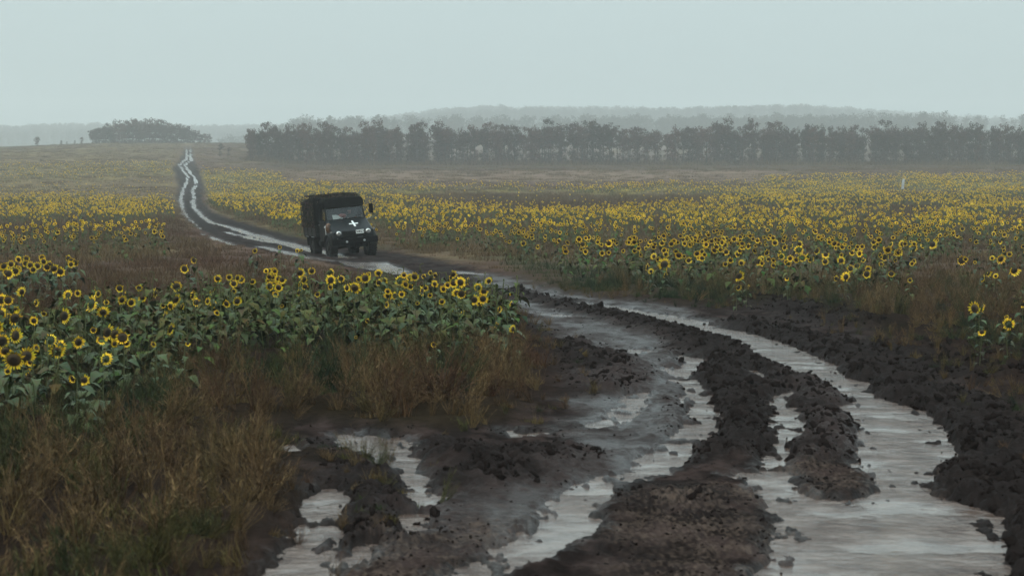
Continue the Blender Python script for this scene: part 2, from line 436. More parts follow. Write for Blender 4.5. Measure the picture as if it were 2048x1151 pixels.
def water_material():
    m, n, l, p = mat('muddy_water')
    geo = n.new('ShaderNodeNewGeometry')
    mp = n.new('ShaderNodeMapping'); mp.inputs['Scale'].default_value = (1.0, 1.0, 1.0)
    nz = n.new('ShaderNodeTexNoise'); nz.inputs['Scale'].default_value = 8.5; nz.inputs['Detail'].default_value = 5; nz.inputs['Roughness'].default_value = .62; nz.inputs['Distortion'].default_value = .4
    n3 = n.new('ShaderNodeTexNoise'); n3.inputs['Scale'].default_value = 3.2; n3.inputs['Detail'].default_value = 5
    l.new(geo.outputs['Position'], mp.inputs[0]); l.new(mp.outputs[0], nz.inputs['Vector']); l.new(geo.outputs['Position'], n3.inputs['Vector'])
    cr = n.new('ShaderNodeValToRGB')
    cr.color_ramp.elements[0].position = .35; cr.color_ramp.elements[1].position = .65
    cr.color_ramp.elements[0].color = (.085, .052, .040, 1); cr.color_ramp.elements[1].color = (.18, .130, .108, 1)
    l.new(n3.outputs['Fac'], cr.inputs['Fac']); l.new(cr.outputs[0], p.inputs['Base Color'])
    p.inputs['Roughness'].default_value = .07; p.inputs['IOR'].default_value = 1.33
    b = n.new('ShaderNodeBump'); b.inputs['Strength'].default_value = 1.0; b.inputs['Distance'].default_value = .060
    n4 = n.new('ShaderNodeTexNoise'); n4.inputs['Scale'].default_value = 1.1; n4.inputs['Detail'].default_value = 4
    l.new(geo.outputs['Position'], n4.inputs['Vector'])
    calm = n.new('ShaderNodeMapRange'); calm.inputs['From Min'].default_value = .40; calm.inputs['From Max'].default_value = .62; calm.inputs['To Min'].default_value = .12; calm.inputs['To Max'].default_value = 1.0
    l.new(n4.outputs['Fac'], calm.inputs['Value'])
    hm_ = n.new('ShaderNodeMath'); hm_.operation = 'MULTIPLY'; l.new(nz.outputs['Fac'], hm_.inputs[0]); l.new(calm.outputs[0], hm_.inputs[1])
    l.new(hm_.outputs[0], b.inputs['Height']); l.new(b.outputs[0], p.inputs['Normal'])
    return m
M_WATER = water_material()

# ------------------------------------------------------------------ object helpers
def link(name, me, parent=None, loc=None):
    o = bpy.data.objects.new(name, me); COL.objects.link(o)
    if parent is not None: o.parent = parent
    if loc is not None: o.location = loc
    return o

def tag(o, label=None, cat=None, group=None, kind=None):
    if label: o['label'] = label
    if cat: o['category'] = cat
    if group: o['group'] = group
    if kind: o['kind'] = kind
    return o

def np_mesh(name, V, Fq, mt=None, smooth=True, attrs=None):
    """mesh from numpy arrays; Fq (n,3) or (n,4)"""
    me = bpy.data.meshes.new(name)
    V = np.asarray(V, np.float32); Fq = np.asarray(Fq, np.int32)
    k = Fq.shape[1]
    me.vertices.add(len(V)); me.vertices.foreach_set('co', V.ravel())
    me.loops.add(Fq.size); me.loops.foreach_set('vertex_index', Fq.ravel())
    me.polygons.add(len(Fq)); me.polygons.foreach_set('loop_start', np.arange(0, Fq.size, k, dtype=np.int32))
    try: me.polygons.foreach_set('loop_total', np.full(len(Fq), k, np.int32))
    except Exception: pass
    if smooth: me.polygons.foreach_set('use_smooth', np.ones(len(Fq), bool))
    for nm, (typ, arr) in (attrs or {}).items():
        a = me.attributes.new(nm, typ, 'POINT')
        a.data.foreach_set('color' if typ == 'FLOAT_COLOR' else ('vector' if typ == 'FLOAT_VECTOR' else 'value'), np.asarray(arr, np.float32 if typ != 'INT' else np.int32).ravel())
    me.update(calc_edges=True)
    if mt: me.materials.append(mt)
    return me

# ------------------------------------------------------------------ ground sheet
def build_ground():
    rs = [3.0]
    while rs[-1] < 4600:
        r = rs[-1]
        rs.append(r + (.35 if r < 12 else (.036 * (r / 14) ** 1.15 if r < 55 else .052 * (r / 14) ** 1.25 * (1 if r < 300 else 2.4))))
    rs = np.array(rs)
    px = np.arange(CX - 1250, CX + 1251, 3.9)
    a_in = np.arctan((px - CX) / F)
    a_out = np.linspace(a_in[-1], PI, 44)[1:]
    az = np.concatenate([-a_out[::-1][1:], a_in, a_out])       # closes on itself
    n_r, n_a = len(rs), len(az)
    Rg, Ag = np.meshgrid(rs, az, indexing='ij')
    x, y = (Rg * np.sin(Ag)).ravel(), (Rg * np.cos(Ag)).ravel()
    zb = base_z(x, y)
    N = len(x)
    z = zb + .1
    rough = np.full(N, .95); spec = np.full(N, .0); colr = np.zeros((N, 4)); colr[:, 3] = 1
    road_d = np.full(N, -4.0); wat = np.full(N, -1.0)
    u, v = project(x, y, zb); uh, vh = project(x, y, zb + 1.1)
    r = np.hypot(x, y)
    front = (y > 0) & (np.abs(u - CX) < 1500)
    # field colours: dry purple-brown stalks, straw, and green under the flowers
    brown = np.array([.092, .058, .046]); straw = np.array([.150, .112, .060]); green = np.array([.040, .046, .022]); yel = np.array([.30, .235, .055])
    nA = fbm(x / 14, y / 26, 4, 201); nB = fbm(x / 3, y / 6, 3, 202)
    c = brown[None] * (1 + .5 * nB[:, None])
    c = c + (straw - brown)[None] * sstep(-.1, .5, nA)[:, None] * .7
    yy = np.zeros(N); yy[front] = yellow(uh[front], vh[front])
    fy = yy * sstep(100, 380, r)
    c = c * (1 - yy[:, None] * .6) + green[None] * yy[:, None] * .6
    c = c * (1 - fy[:, None] * .62) + yel[None] * fy[:, None] * .62
    # the ploughed strip before the trees and the far hills
    strip = sstep(340.5, 338, v) * sstep(322, 325, v) * sstep(490, 560, u) * (r > 400)
    c = c * (1 - strip[:, None] * .6) + np.array([.045, .036, .032])[None] * strip[:, None] * .6
    tan_ = sstep(341, 344, v) * sstep(366, 360, v) * sstep(540, 620, u) * sstep(1640, 1480, u) * (r > 250)
    c = c * (1 - tan_[:, None] * .8) + np.array([.175, .120, .088])[None] * tan_[:, None] * .8
    lf = sstep(420, 330, u) * sstep(130, 250, r) * (1 - sstep(1000, 1200, r)) * (.35 + .5 * sstep(-.2, .35, nA))
    c = c * (1 - lf[:, None] * .6) + np.array([.20, .150, .062])[None] * lf[:, None] * .6
    fr = sstep(1700, 1900, r)
    c = c * (1 - fr[:, None]) + np.array([.03, .032, .022])[None] * fr[:, None]
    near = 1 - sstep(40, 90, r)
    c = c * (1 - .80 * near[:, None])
    m = front & (r < 900)
    f = features(x[m], y[m])
    k = 1 - sstep(700, 880, r[m])
    z[m] = zb[m] + f['z'] * k + .1 * (1 - k)
    road_d[m] = f['road'] * k - 4 * (1 - k); wat[m] = f['water'] * k - 1 * (1 - k)
    mud = np.array([.0155, .0112, .0102]); stone = np.array([.082, .058, .046]); dry = np.array([.058, .041, .038])
    cm = mud[None] * (1 + .35 * f['n1'][:, None]) + np.array([.026, .017, .015])[None] * ((1 - f['clod']) * (1 - f['smooth']) * sstep(-.2, .4, fbm(x[m] * 2.2, y[m] * 1.4, 3, 231)))[:, None]
    cm = cm + (dry - mud)[None] * (f['smooth'] * .45)[:, None]
    st = f['stony'] * sstep(-.15, .35, fbm(x[m] * 24, y[m] * 13, 2, 211) + .5 * fbm(x[m] * 2.5, y[m] * 2, 2, 212))
    cm = cm * (1 - st[:, None]) + stone[None] * st[:, None]
    rr_ = f['rm'] * k
    mg = sstep(120, 300, f['r']) * (1 - sstep(.2, 1.2, np.abs(f['road'] - 1.6)))
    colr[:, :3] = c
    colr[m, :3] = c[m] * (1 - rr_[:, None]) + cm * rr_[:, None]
    rh = .66 - .24 * f['smooth'] + .22 * f['clod'] + .05 * f['stony'] - .15 * sstep(-.5, 0, f['water'])
    spec[m] = rr_ * np.clip(.0 + .12 * f['smooth'] * (1 - .93 * sstep(-.30, .22, -fbm(x[m] * 1.5, y[m] * .40, 4, 221))) * (.35 + 1.1 * sstep(-.35, .5, -f['streak'])) * (1 - f['clod']) + .022 * f['clod'] + .20 * sstep(-.22, 0, f['water']) * sstep(.30, .08, f['water']) * (1 - .9 * f['clod']), 0, .6)
    rough[m] = .95 * (1 - rr_) + np.clip(rh, .22, .9) * rr_
    idx = np.arange(N).reshape(n_r, n_a)
    q = np.stack([idx[:-1, :-1], idx[:-1, 1:], idx[1:, 1:], idx[1:, :-1]], -1).reshape(-1, 4)
    q = np.concatenate([q, np.stack([idx[:-1, -1], idx[:-1, 0], idx[1:, 0], idx[1:, -1]], -1)])
    q = q[:, ::-1]
    isroad = (road_d[q].mean(1) > 0)
    V = np.stack([x, y, z], 1)
    def sub(name, faces, mt, kind, VV=V, attrs=True):
        used = np.unique(faces); mp = np.full(N, -1, np.int32); mp[used] = np.arange(len(used))
        at = {'col': ('FLOAT_COLOR', colr[used]), 'rough': ('FLOAT', rough[used]), 'spec': ('FLOAT', spec[used])} if attrs else None
        o = link(name, np_mesh(name, VV[used], mp[faces], mt, True, at))
        tag(o, kind=kind); return o
    g = sub('field_ground', q[~isroad], M_SOIL, 'structure')
    # a cap of earth under the photographer
    cv = [(0, 0, CAMZ - 2.9 + .1)] + [tuple(V[i]) for i in idx[0]]
    cf = [(0, 1 + (i + 1) % n_a, 1 + i) for i in range(n_a)]
    rd = sub('dirt_road', q[isroad], M_MUD, 'structure')
    wf = (wat[q].max(1) > -.16)
    Vw = V.copy(); Vw[:, 2] = zb - .025
    w = sub('water', q[wf], M_WATER, 'structure', Vw, False)
    tag(g, 'rolling autumn field of dry weeds on both sides of the muddy road')
    tag(rd, 'rutted wet black dirt road winding over the fields')
    tag(w, 'muddy rainwater standing in the wheel ruts')
    print('ground', n_r, n_a, len(q), 'water faces', wf.sum())
build_ground()

# ------------------------------------------------------------------ mesh builder with a colour per vertex
class MB:
    def __init__(s): s.v, s.f, s.c, s.mi = [], [], [], []
    def add(s, vs, fs, col=(1, 1, 1), mi=0):
        n = len(s.v); s.v += [tuple(p) for p in vs]
        s.f += [tuple(n + i for i in f) for f in fs]
        s.c += ([col] * len(vs)) if not isinstance(col, list) else col
        s.mi += [mi] * len(fs)
    def tube(s, pts, rad, n=5, col=(1, 1, 1), mi=0, cap=False):
        pts = [Vector(p) for p in pts]; vs, fs = [], []
        if not isinstance(rad, (list, tuple)): rad = [rad] * len(pts)
        up = Vector((0.13, .27, 1)).normalized()
        for i, p in enumerate(pts):
            t = (pts[min(i + 1, len(pts) - 1)] - pts[max(i - 1, 0)]).normalized()
            a = t.cross(up if abs(t.dot(up)) < .9 else Vector((1, 0, 0))).normalized(); b = t.cross(a)
            for k in range(n):
                th = 2 * PI * k / n
                vs.append(p + (a * math.cos(th) + b * math.sin(th)) * rad[i])
        for i in range(len(pts) - 1):
            for k in range(n):
                k2 = (k + 1) % n
                fs.append((i * n + k, i * n + k2, (i + 1) * n + k2, (i + 1) * n + k))
        if cap:
            fs.append(tuple(range(n))[::-1]); fs.append(tuple((len(pts) - 1) * n + k for k in range(n)))
        s.add(vs, fs, col, mi)
    def blade(s, p, d, L, w, droop, col, seg=2, side=None):
        """a leaf blade from p along d, drooping"""
        p, d = Vector(p), Vector(d).normalized()
        sd_ = side or d.cross(Vector((random.uniform(-.3, .3), random.uniform(-.3, .3), 1))).normalized()
        vs = []
        for i in range(seg):
            t = i / seg
            q = p + d * L * t - Vector((0, 0, 1)) * droop * L * t * t
            ww = w * (1 - t * .6) * (.6 + 1.6 * t * (1 - t)) if seg > 2 else w * (1 - t * .5)
            vs += [q - sd_ * ww / 2, q + sd_ * ww / 2]
        vs.append(p + d * L - Vector((0, 0, 1)) * droop * L)
        fs = [(2 * i, 2 * i + 1, 2 * i + 3, 2 * i + 2) for i in range(seg - 1)] + [(2 * seg - 2, 2 * seg - 1, 2 * seg)]
        s.add(vs, fs, col)
    def mesh(s, name, mts, smooth=False):
        me = bpy.data.meshes.new(name); me.from_pydata(s.v, [], s.f)
        a = me.attributes.new('shade', 'FLOAT_COLOR', 'POINT')
        a.data.foreach_set('color', np.array([(*c, 1) for c in s.c], np.float32).ravel())
        for q in (mts if isinstance(mts, (list, tuple)) else [mts]): me.materials.append(q)
        me.polygons.foreach_set('material_index', np.array(s.mi, np.int32))
        if smooth: me.polygons.foreach_set('use_smooth', np.ones(len(s.f), bool))
        me.update(); return me

def plant_mat(name, ramp=None, rough=.8, spec=.02, obj_rand=False):
    """base colour = vertex colour, times a ramp picked by each plant's own tint"""
    m, n, l, p = mat(name)
    a = n.new('ShaderNodeAttribute'); a.attribute_name = 'shade'
    src = a.outputs['Color']
    if ramp:
        cr = n.new('ShaderNodeValToRGB'); els = cr.color_ramp.elements
        while len(els) < len(ramp): els.new(.5)
        for e, (pos, c) in zip(els, ramp): e.position = pos; e.color = (*c, 1)
        if obj_rand:
            oi = n.new('ShaderNodeObjectInfo'); l.new(oi.outputs['Random'], cr.inputs['Fac'])
        else:
            t = n.new('ShaderNodeAttribute'); t.attribute_type = 'INSTANCER'; t.attribute_name = 'tint'
            l.new(t.outputs['Fac'], cr.inputs['Fac'])
        mx = n.new('ShaderNodeMix'); mx.data_type = 'RGBA'; mx.blend_type = 'MULTIPLY'; mx.inputs[0].default_value = 1
        l.new(a.outputs['Color'], mx.inputs[6]); l.new(cr.outputs[0], mx.inputs[7]); src = mx.outputs[2]
    l.new(src, p.inputs['Base Color'])
    p.inputs['Roughness'].default_value = rough
    p.inputs['Specular IOR Level'].default_value = spec
    return m

RED, TAN, OLV, GRN, DGR = (.082, .042, .026), (.125, .082, .040), (.060, .053, .021), (.032, .043, .020), (.017, .028, .016)
WEED_RAMP = [(0, RED), (.28, (.075, .048, .026)), (.48, TAN), (.64, OLV), (.82, GRN), (1, DGR)]
M_WEED = plant_mat('dry_weed_leaves', WEED_RAMP)
M_SFSTUFF = plant_mat('sunflower_green_far', [(0, (.8, .8, .7)), (1, (1.25, 1.2, 1.1))])
M_SF = plant_mat('sunflower_tissue', [(0, (.75, .78, .7)), (1, (1.2, 1.2, 1.15))], obj_rand=True, rough=.55, spec=.16)
M_BARK = simple('oak_bark', (.045, .036, .030), .9, noise=.4, nscale=6)
M_CROWN = plant_mat('autumn_oak_leaves', [(0, (.046, .034, .026)), (.5, (.066, .040, .032)), (1, (.090, .044, .032))], obj_rand=True)
M_FCROWN = plant_mat('far_leaves', [(0, (.035, .036, .022)), (1, (.06, .045, .028))])

def proto_collection(name, meshes):
    c = bpy.data.collections.new(name)
    for i, me in enumerate(meshes):
        c.objects.link(bpy.data.objects.new('%s.%03d' % (name, i), me))
    return c

def scatter(name, pts, rot, scl, idx, tint, meshes, label, cat=None):
    """one growth of plants nobody could count: points that carry plants"""
    pc = proto_collection(name + '_plant', meshes)
    n = len(pts)
    me = bpy.data.meshes.new(name)
    me.vertices.add(n); me.vertices.foreach_set('co', np.asarray(pts, np.float32).ravel())
    for nm, ty, arr, key in (('rot', 'FLOAT_VECTOR', rot, 'vector'), ('scl', 'FLOAT_VECTOR', scl, 'vector'), ('pick', 'INT', idx, 'value'), ('tint', 'FLOAT', tint, 'value')):
        at = me.attributes.new(nm, ty, 'POINT')
        at.data.foreach_set(key, np.asarray(arr, np.int32 if ty == 'INT' else np.float32).ravel())
    me.update()
    o = link(name, me)
    ng = bpy.data.node_groups.new(name, 'GeometryNodeTree')
    ng.interface.new_socket('Geometry', in_out='INPUT', socket_type='NodeSocketGeometry')
    ng.interface.new_socket('Geometry', in_out='OUTPUT', socket_type='NodeSocketGeometry')
    N, L = ng.nodes, ng.links
    gi, go = N.new('NodeGroupInput'), N.new('NodeGroupOutput')
    ip, ci = N.new('GeometryNodeInstanceOnPoints'), N.new('GeometryNodeCollectionInfo')
    ci.inputs['Collection'].default_value = pc
    ci.inputs['Separate Children'].default_value = True; ci.inputs['Reset Children'].default_value = True
    ip.inputs['Pick Instance'].default_value = True
    def na(nm, ty):
        q = N.new('GeometryNodeInputNamedAttribute'); q.data_type = ty; q.inputs['Name'].default_value = nm
        return next(s for s in q.outputs if s.enabled and s.name == 'Attribute')
    e2r = N.new('FunctionNodeEulerToRotation')
    L.new(na('rot', 'FLOAT_VECTOR'), e2r.inputs[0]); L.new(e2r.outputs[0], ip.inputs['Rotation'])
    L.new(na('scl', 'FLOAT_VECTOR'), ip.inputs['Scale']); L.new(na('pick', 'INT'), ip.inputs['Instance Index'])
    L.new(gi.outputs[0], ip.inputs['Points']); L.new(ci.outputs[0], ip.inputs['Instance']); L.new(ip.outputs[0], go.inputs[0])
    o.modifiers.new('growth', 'NODES').node_group = ng
    tag(o, label, cat, kind='stuff')
    print('scatter', name, n)
    return o

U = random.uniform
def rdir(a, tilt): return Vector((math.cos(a) * math.sin(tilt), math.sin(a) * math.sin(tilt), math.cos(tilt)))

def weed_bush(n_st=26, h=.75, spread=.5, leaf=9, w=.012, stalk=.004):
    """a feathery dry weed: branching stalks with small leaves and seed spikes"""
    b = MB()
    for i in range(n_st):
        a, t = U(0, 2 * PI), U(.02, spread)
        L = h * U(.55, 1.05); g = U(.45, 1.6)
        p0 = Vector((U(-.07, .07), U(-.07, .07), 0)); d = rdir(a, t)
        p1 = p0 + d * L * .5; p2 = p1 + (d + Vector((U(-.3, .3), U(-.3, .3), .1))).normalized() * L * .5
        c = (g, g, g)
        b.tube([p0, p1, p2], [stalk, stalk * .8, stalk * .3], 3, c)
        for k in range(leaf):
            s = U(.25, 1.0)
            q = p0.lerp(p1, s * 2) if s < .5 else p1.lerp(p2, s * 2 - 1)
            gg = g * U(.55, 1.5)
            dd = (rdir(U(0, 2 * PI), U(.3, 1.4)) + d * .6)
            b.blade(q, dd, U(.05, .16) * (h / .75), w * U(.6, 1.5), U(0, .5), (gg, gg * U(.92, 1.05), gg), 1)
    return b.mesh('dry_weed', M_WEED)

def grass_tuft(n=70, h=.4, spread=.7, w=.009, rad=.16):
    b = MB()
    for i in range(n):
        a = U(0, 2 * PI); rr = rad * math.sqrt(U(0, 1)); g = U(.6, 1.4)
        b.blade((rr * math.cos(U(0, 6.3)), rr * math.sin(U(0, 6.3)), 0), rdir(a, U(.05, spread)), h * U(.5, 1.1), w * U(.7, 1.4), U(.1, .6), (g, g * U(.95, 1.1), g * .9), 2)
    return b.mesh('grass_tuft', M_WEED)

def far_patch(n=60, rad=.8, h=.55, w=.035):
    b = MB()
    for i in range(n):
        a, rr = U(0, 2 * PI), rad * math.sqrt(U(0, 1)); g = U(.6, 1.4)
        b.blade((rr * math.cos(a), rr * math.sin(a), 0), rdir(U(0, 6.3), U(.05, .7)), h * U(.5, 1.15), w * U(.6, 1.5), U(.0, .4), (g, g, g), 1)
    return b.mesh('weed_patch', M_WEED)

# -- sunflowers
LG = (.062, .080, .034); LG2 = (.038, .054, .024); ST = (.085, .095, .045); YL = (.92, .62, .04); YL2 = (.84, .46, .022); DK = (.022, .016, .010); BK = (.040, .055, .022)
def leaf_mb(L=.22, W=.17, droop=.7, fold=.25, col=LG):
    """heart shaped leaf on a stalk, along +X from its origin"""
    b = MB()
    s = L * .45
    st = [(0, 0, 0), (s * .5, 0, s * .30), (s, 0, s * .35)]
    b.tube(st, .0035, 4, ST)
    vs, fs = [], []
    prof = [(0, .10), (.06, .72), (.22, 1.0), (.45, .86), (.72, .46), (.9, .17), (1.0, .0)]
    for t, wd in prof:
        x = s + L * t * (1 - .25 * droop * t); z = s * .35 - droop * L * t * t * .8
        wv = U(-.012, .012)
        for k in (-1, 0, 1):
            vs.append((x - (.05 * L if (t < .1 and k) else 0), k * wd * W / 2, z + abs(k) * fold * wd * W * .4 + wv * abs(k)))
    for i in range(len(prof) - 1):
        for k in range(2):
            a = i * 3 + k
            fs.append((a, a + 1, a + 4, a + 3))
    cols = [tuple(c * U(.8, 1.2) for c in col) for _ in vs]
    b.add(vs, fs, cols)
    return b

def head_parts(D=.052, P=.050, n=22, curl=.2, ruff=.3):
    """flower facing -Y: a disc with its green back, and the ring of yellow rays"""
    d = MB(); rp = MB()
    rings = [(0, -.018), (.35, -.024), (.75, -.018), (1.0, -.002)]
    m = 14
    def disc(rings, col, sign):
        vs = [(0, rings[0][1] * 1, 0)]; cs = [col(0)]
        for q, y in rings[1:]:
            for k in range(m):
                a = 2 * PI * k / m
                vs.append((q * D * math.cos(a), y, q * D * math.sin(a))); cs.append(col(q))
        fs = [(0, 1 + k, 1 + (k + 1) % m) for k in range(m)]
        for i in range(len(rings) - 2):
            for k in range(m):
                a, c = 1 + i * m + k, 1 + i * m + (k + 1) % m
                fs.append((a, a + m, c + m, c))
        if sign < 0: fs = [f[::-1] for f in fs]
        d.add(vs, fs, cs)
    disc(rings, lambda q: tuple(c * (1.0 if q < .6 else 2.2) for c in DK) if q < .9 else (.09, .055, .012), 1)
    disc([(0, .035), (.45, .028), (.8, .016), (1.02, -.002)], lambda q: tuple(c * U(.8, 1.1) for c in BK), -1)
    for k in range(16):
        a = 2 * PI * k / 16 + U(-.1, .1); o = Vector((math.cos(a), 0, math.sin(a)))
        d.blade(o * D * .8 + Vector((0, .012, 0)), o + Vector((0, U(.1, .7), 0)), D * U(.45, .8), D * .35, 0, tuple(c * U(.8, 1.3) for c in BK), 1, side=Vector((-o.z, 0, o.x)))
    for k in range(n):
        if U(0, 1) < .04: continue
        a = 2 * PI * k / n + U(-.09, .09); o = Vector((math.cos(a), 0, math.sin(a))); t = Vector((-o.z, 0, o.x))
        yo = U(-ruff, ruff) - curl; L = P * U(.75, 1.12); w = L * U(.34, .46)
        c0 = tuple(c * U(.85, 1.1) for c in YL2); c1 = tuple(c * U(.85, 1.1) for c in YL)
        p = o * D * .92; e = (o + Vector((0, yo, 0)) + t * U(-.15, .15)).normalized()
        q = p + e * L * .5; e2 = (e + Vector((0, U(-.5, .3), 0))).normalized(); r_ = q + e2 * L * .5
        rp.add([p - t * w * .3, p + t * w * .3, q + t * w * .5, q - t * w * .5, r_], [(0, 1, 2, 3), (3, 2, 4)], [c0, c0, c1, c1, c1])
    return d, rp

def add_mb(dst, src, M):
    n = len(dst.v)
    dst.v += [tuple(M @ Vector(p)) for p in src.v]; dst.f += [tuple(n + i for i in f) for f in src.f]; dst.c += src.c; dst.mi += src.mi

H0 = 1.2
def stem_pts(): 
    bx = U(-.05, .05)
    return [(0, 0, 0), (bx * .5, .01, H0 * .35), (bx, .02, H0 * .7), (bx * .6, .03, H0 * .93), (bx * .2, .01, H0 * 1.0), (0, -.05, H0 * 1.015), (0, -.085, H0)]
HEAD_AT = (0, -.10, H0 - .01)

def sunflower_mb(leaves=8, low=False, head=True, size=1.0, lsz=1.0):
    """a whole plant in one mesh, for the far fields"""
    b = MB()
    sp = stem_pts()
    b.tube(sp if not low else [sp[0], sp[3], sp[5], sp[6]], .010 if not low else .014, 4 if not low else 3, ST)
    for k in range(leaves):
        z = H0 * (.16 + .74 * (k + U(0, .6)) / leaves); a = k * 2.4 + U(-.4, .4); s = U(.75, 1.25) * (1.2 - .45 * z / H0) * lsz
        if low:
            c = tuple(q * U(.75, 1.25) for q in random.choice([LG, LG2]))
            b.blade((0, 0, z), (math.cos(a), math.sin(a), U(-.1, .5)), .30 * s, .15 * s, U(.2, .7), c, 2)
        else:
            l = leaf_mb(.22, .17, U(.4, 1.1), U(.1, .4), tuple(q * U(.7, 1.25) for q in random.choice([LG, LG2, ST])))
            add_mb(b, l, Matrix.Translation((0, 0, z)) @ Matrix.Rotation(a, 4, 'Z') @ Matrix.Scale(s, 4))
    if head:
        if low:
            n = 9; rr = .10 * size; M = Matrix.Translation(HEAD_AT) @ Matrix.Rotation(U(-.1, .5), 4, 'X')
            vs, cs, fs = [], [], []
            for k in range(n * 2):
                a = PI * k / n; q = rr * (1.0 if k % 2 else .66)
                vs.append((q * math.cos(a), U(-.02, .02), q * math.sin(a))); cs.append(tuple(c * U(.85, 1.1) for c in YL))
            for k in range(7):
                a = 2 * PI * k / 7
                vs.append((rr * .40 * math.cos(a), -.02, rr * .40 * math.sin(a))); cs.append(DK)
            t = MB(); t.add(vs, [tuple(range(n * 2)), tuple(range(n * 2, n * 2 + 7))], cs)
            t.add([(0, .03, 0)] + [(rr * .55 * math.cos(2 * PI * k / 6), .006, rr * .55 * math.sin(2 * PI * k / 6)) for k in range(6)], [(0, 1 + (k + 1) % 6, 1 + k) for k in range(6)], BK)
            add_mb(b, t, M)
        else:
            d, rp = head_parts(n=18)
            M = Matrix.Translation(HEAD_AT) @ Matrix.Rotation(U(-.15, .45), 4, 'X') @ Matrix.Scale(size, 4)
            add_mb(b, d, M); add_mb(b, rp, M)
    return b

# individuals: the flowers that show largest, each a plant with parts
random.seed(21)
N_VAR = 5
STEMS = [MB() for _ in range(N_VAR)]; STEM_ME = []
for b in STEMS:
    b.tube(stem_pts(), [.013, .012, .011, .010, .009, .009, .010], 6, ST); STEM_ME.append(b.mesh('stem', M_SF, True))
LEAF_ME = [leaf_mb(.22 * U(.85, 1.15), .17 * U(.85, 1.15), U(.4, 1.2), U(.1, .45), random.choice([LG, LG2, (.06, .075, .035)])).mesh('leaf', M_SF, True) for _ in range(9)]
HEAD_ME = []
for i in range(12):
    d, rp = head_parts(.046 + .005 * (i % 4), .046 + .007 * (i % 3), 17 + i % 7, [.1, .3, -.1, .45, .2, .9, .0, 1.2, -.4, .5, .2, .1][i], [.3, .2, .4, .5, .25, .7, .35, .8, .3, .9, .4, .3][i])
    if i in (5, 9, 11):                                    # rays already lost on one side
        a0 = U(0, 6.3); keep = [k for k in range(len(rp.v) // 5) if math.cos(math.atan2(rp.v[5 * k][2], rp.v[5 * k][0]) - a0) > (-.3 if i != 9 else -.7) or U(0, 1) < .2]
        q = MB()
        for k in keep: q.add(rp.v[5 * k:5 * k + 5], [(0, 1, 2, 3), (3, 2, 4)], rp.c[5 * k:5 * k + 5])
        rp = q
    HEAD_ME.append((d.mesh('flower_head', M_SF, True), rp.mesh('petals', M_SF)))
FOL_ME = []
for i in range(4):
    b = MB()
    for k in range(8):
        z = H0 * (.1 + .8 * (k + U(0, .6)) / 8); l = leaf_mb(.24, .18, U(.4, 1.1), U(.1, .4), tuple(q * U(.7, 1.25) for q in random.choice([LG, LG2])))
        add_mb(b, l, Matrix.Translation((0, 0, z)) @ Matrix.Rotation(k * 2.4 + U(-.4, .4), 4, 'Z') @ Matrix.Scale(U(.8, 1.3), 4))
    FOL_ME.append(b.mesh('foliage', M_SF))

def head_place(u, v, H):
    """where a plant of height H stands whose head shows at (u, v)"""
    d = ray(u, v); D = np.arange(11, 260, .04)
    f = CAMZ + d[2] * D - (base_z(d[0] * D, D) + .1 + H)
    k = int(np.argmax(f < 0)) if (f < 0).any() else len(D) - 1
    return d[0] * D[k], D[k]

def make_sunflower(x, y, z, H, rz, tilt, hs, hv, near, label, group):
    r = bpy.data.objects.new('sunflower', None); COL.objects.link(r)
    s = H / H0
    r.location = (x, y, z - .04); r.rotation_euler = (U(-.05, .05), U(-.05, .05), rz); r.scale = (s, s, s)
    r.empty_display_size = .2
    tag(r, label, 'sunflower', group)
    link('stem', random.choice(STEM_ME), r)
    if near:
        nl = random.randint(6, 9)
        for k in range(nl):
            zz = H0 * (.12 + .76 * (k + U(0, .6)) / nl); q = link('leaf', random.choice(LEAF_ME), r, (0, .015, zz))
            q.rotation_euler = (U(-.25, .25), U(-.2, .3), k * 2.4 + U(-.4, .4)); ls = U(.6, 1.15) * (1.25 - .5 * zz / H0) / s * .9; q.scale = (ls, ls, ls)
    else:
        q = link('foliage', random.choice(FOL_ME), r); q.rotation_euler.z = U(0, 6.3); q['kind'] = 'stuff'
    dm, pm = HEAD_ME[hv]
    h = link('flower_head', dm, r, HEAD_AT); h.rotation_euler = (tilt, U(-.3, .3), 0); hs = hs / s; h.scale = (hs, hs, hs)
    p = link('petals', pm, h); p['kind'] = 'stuff'
    return r

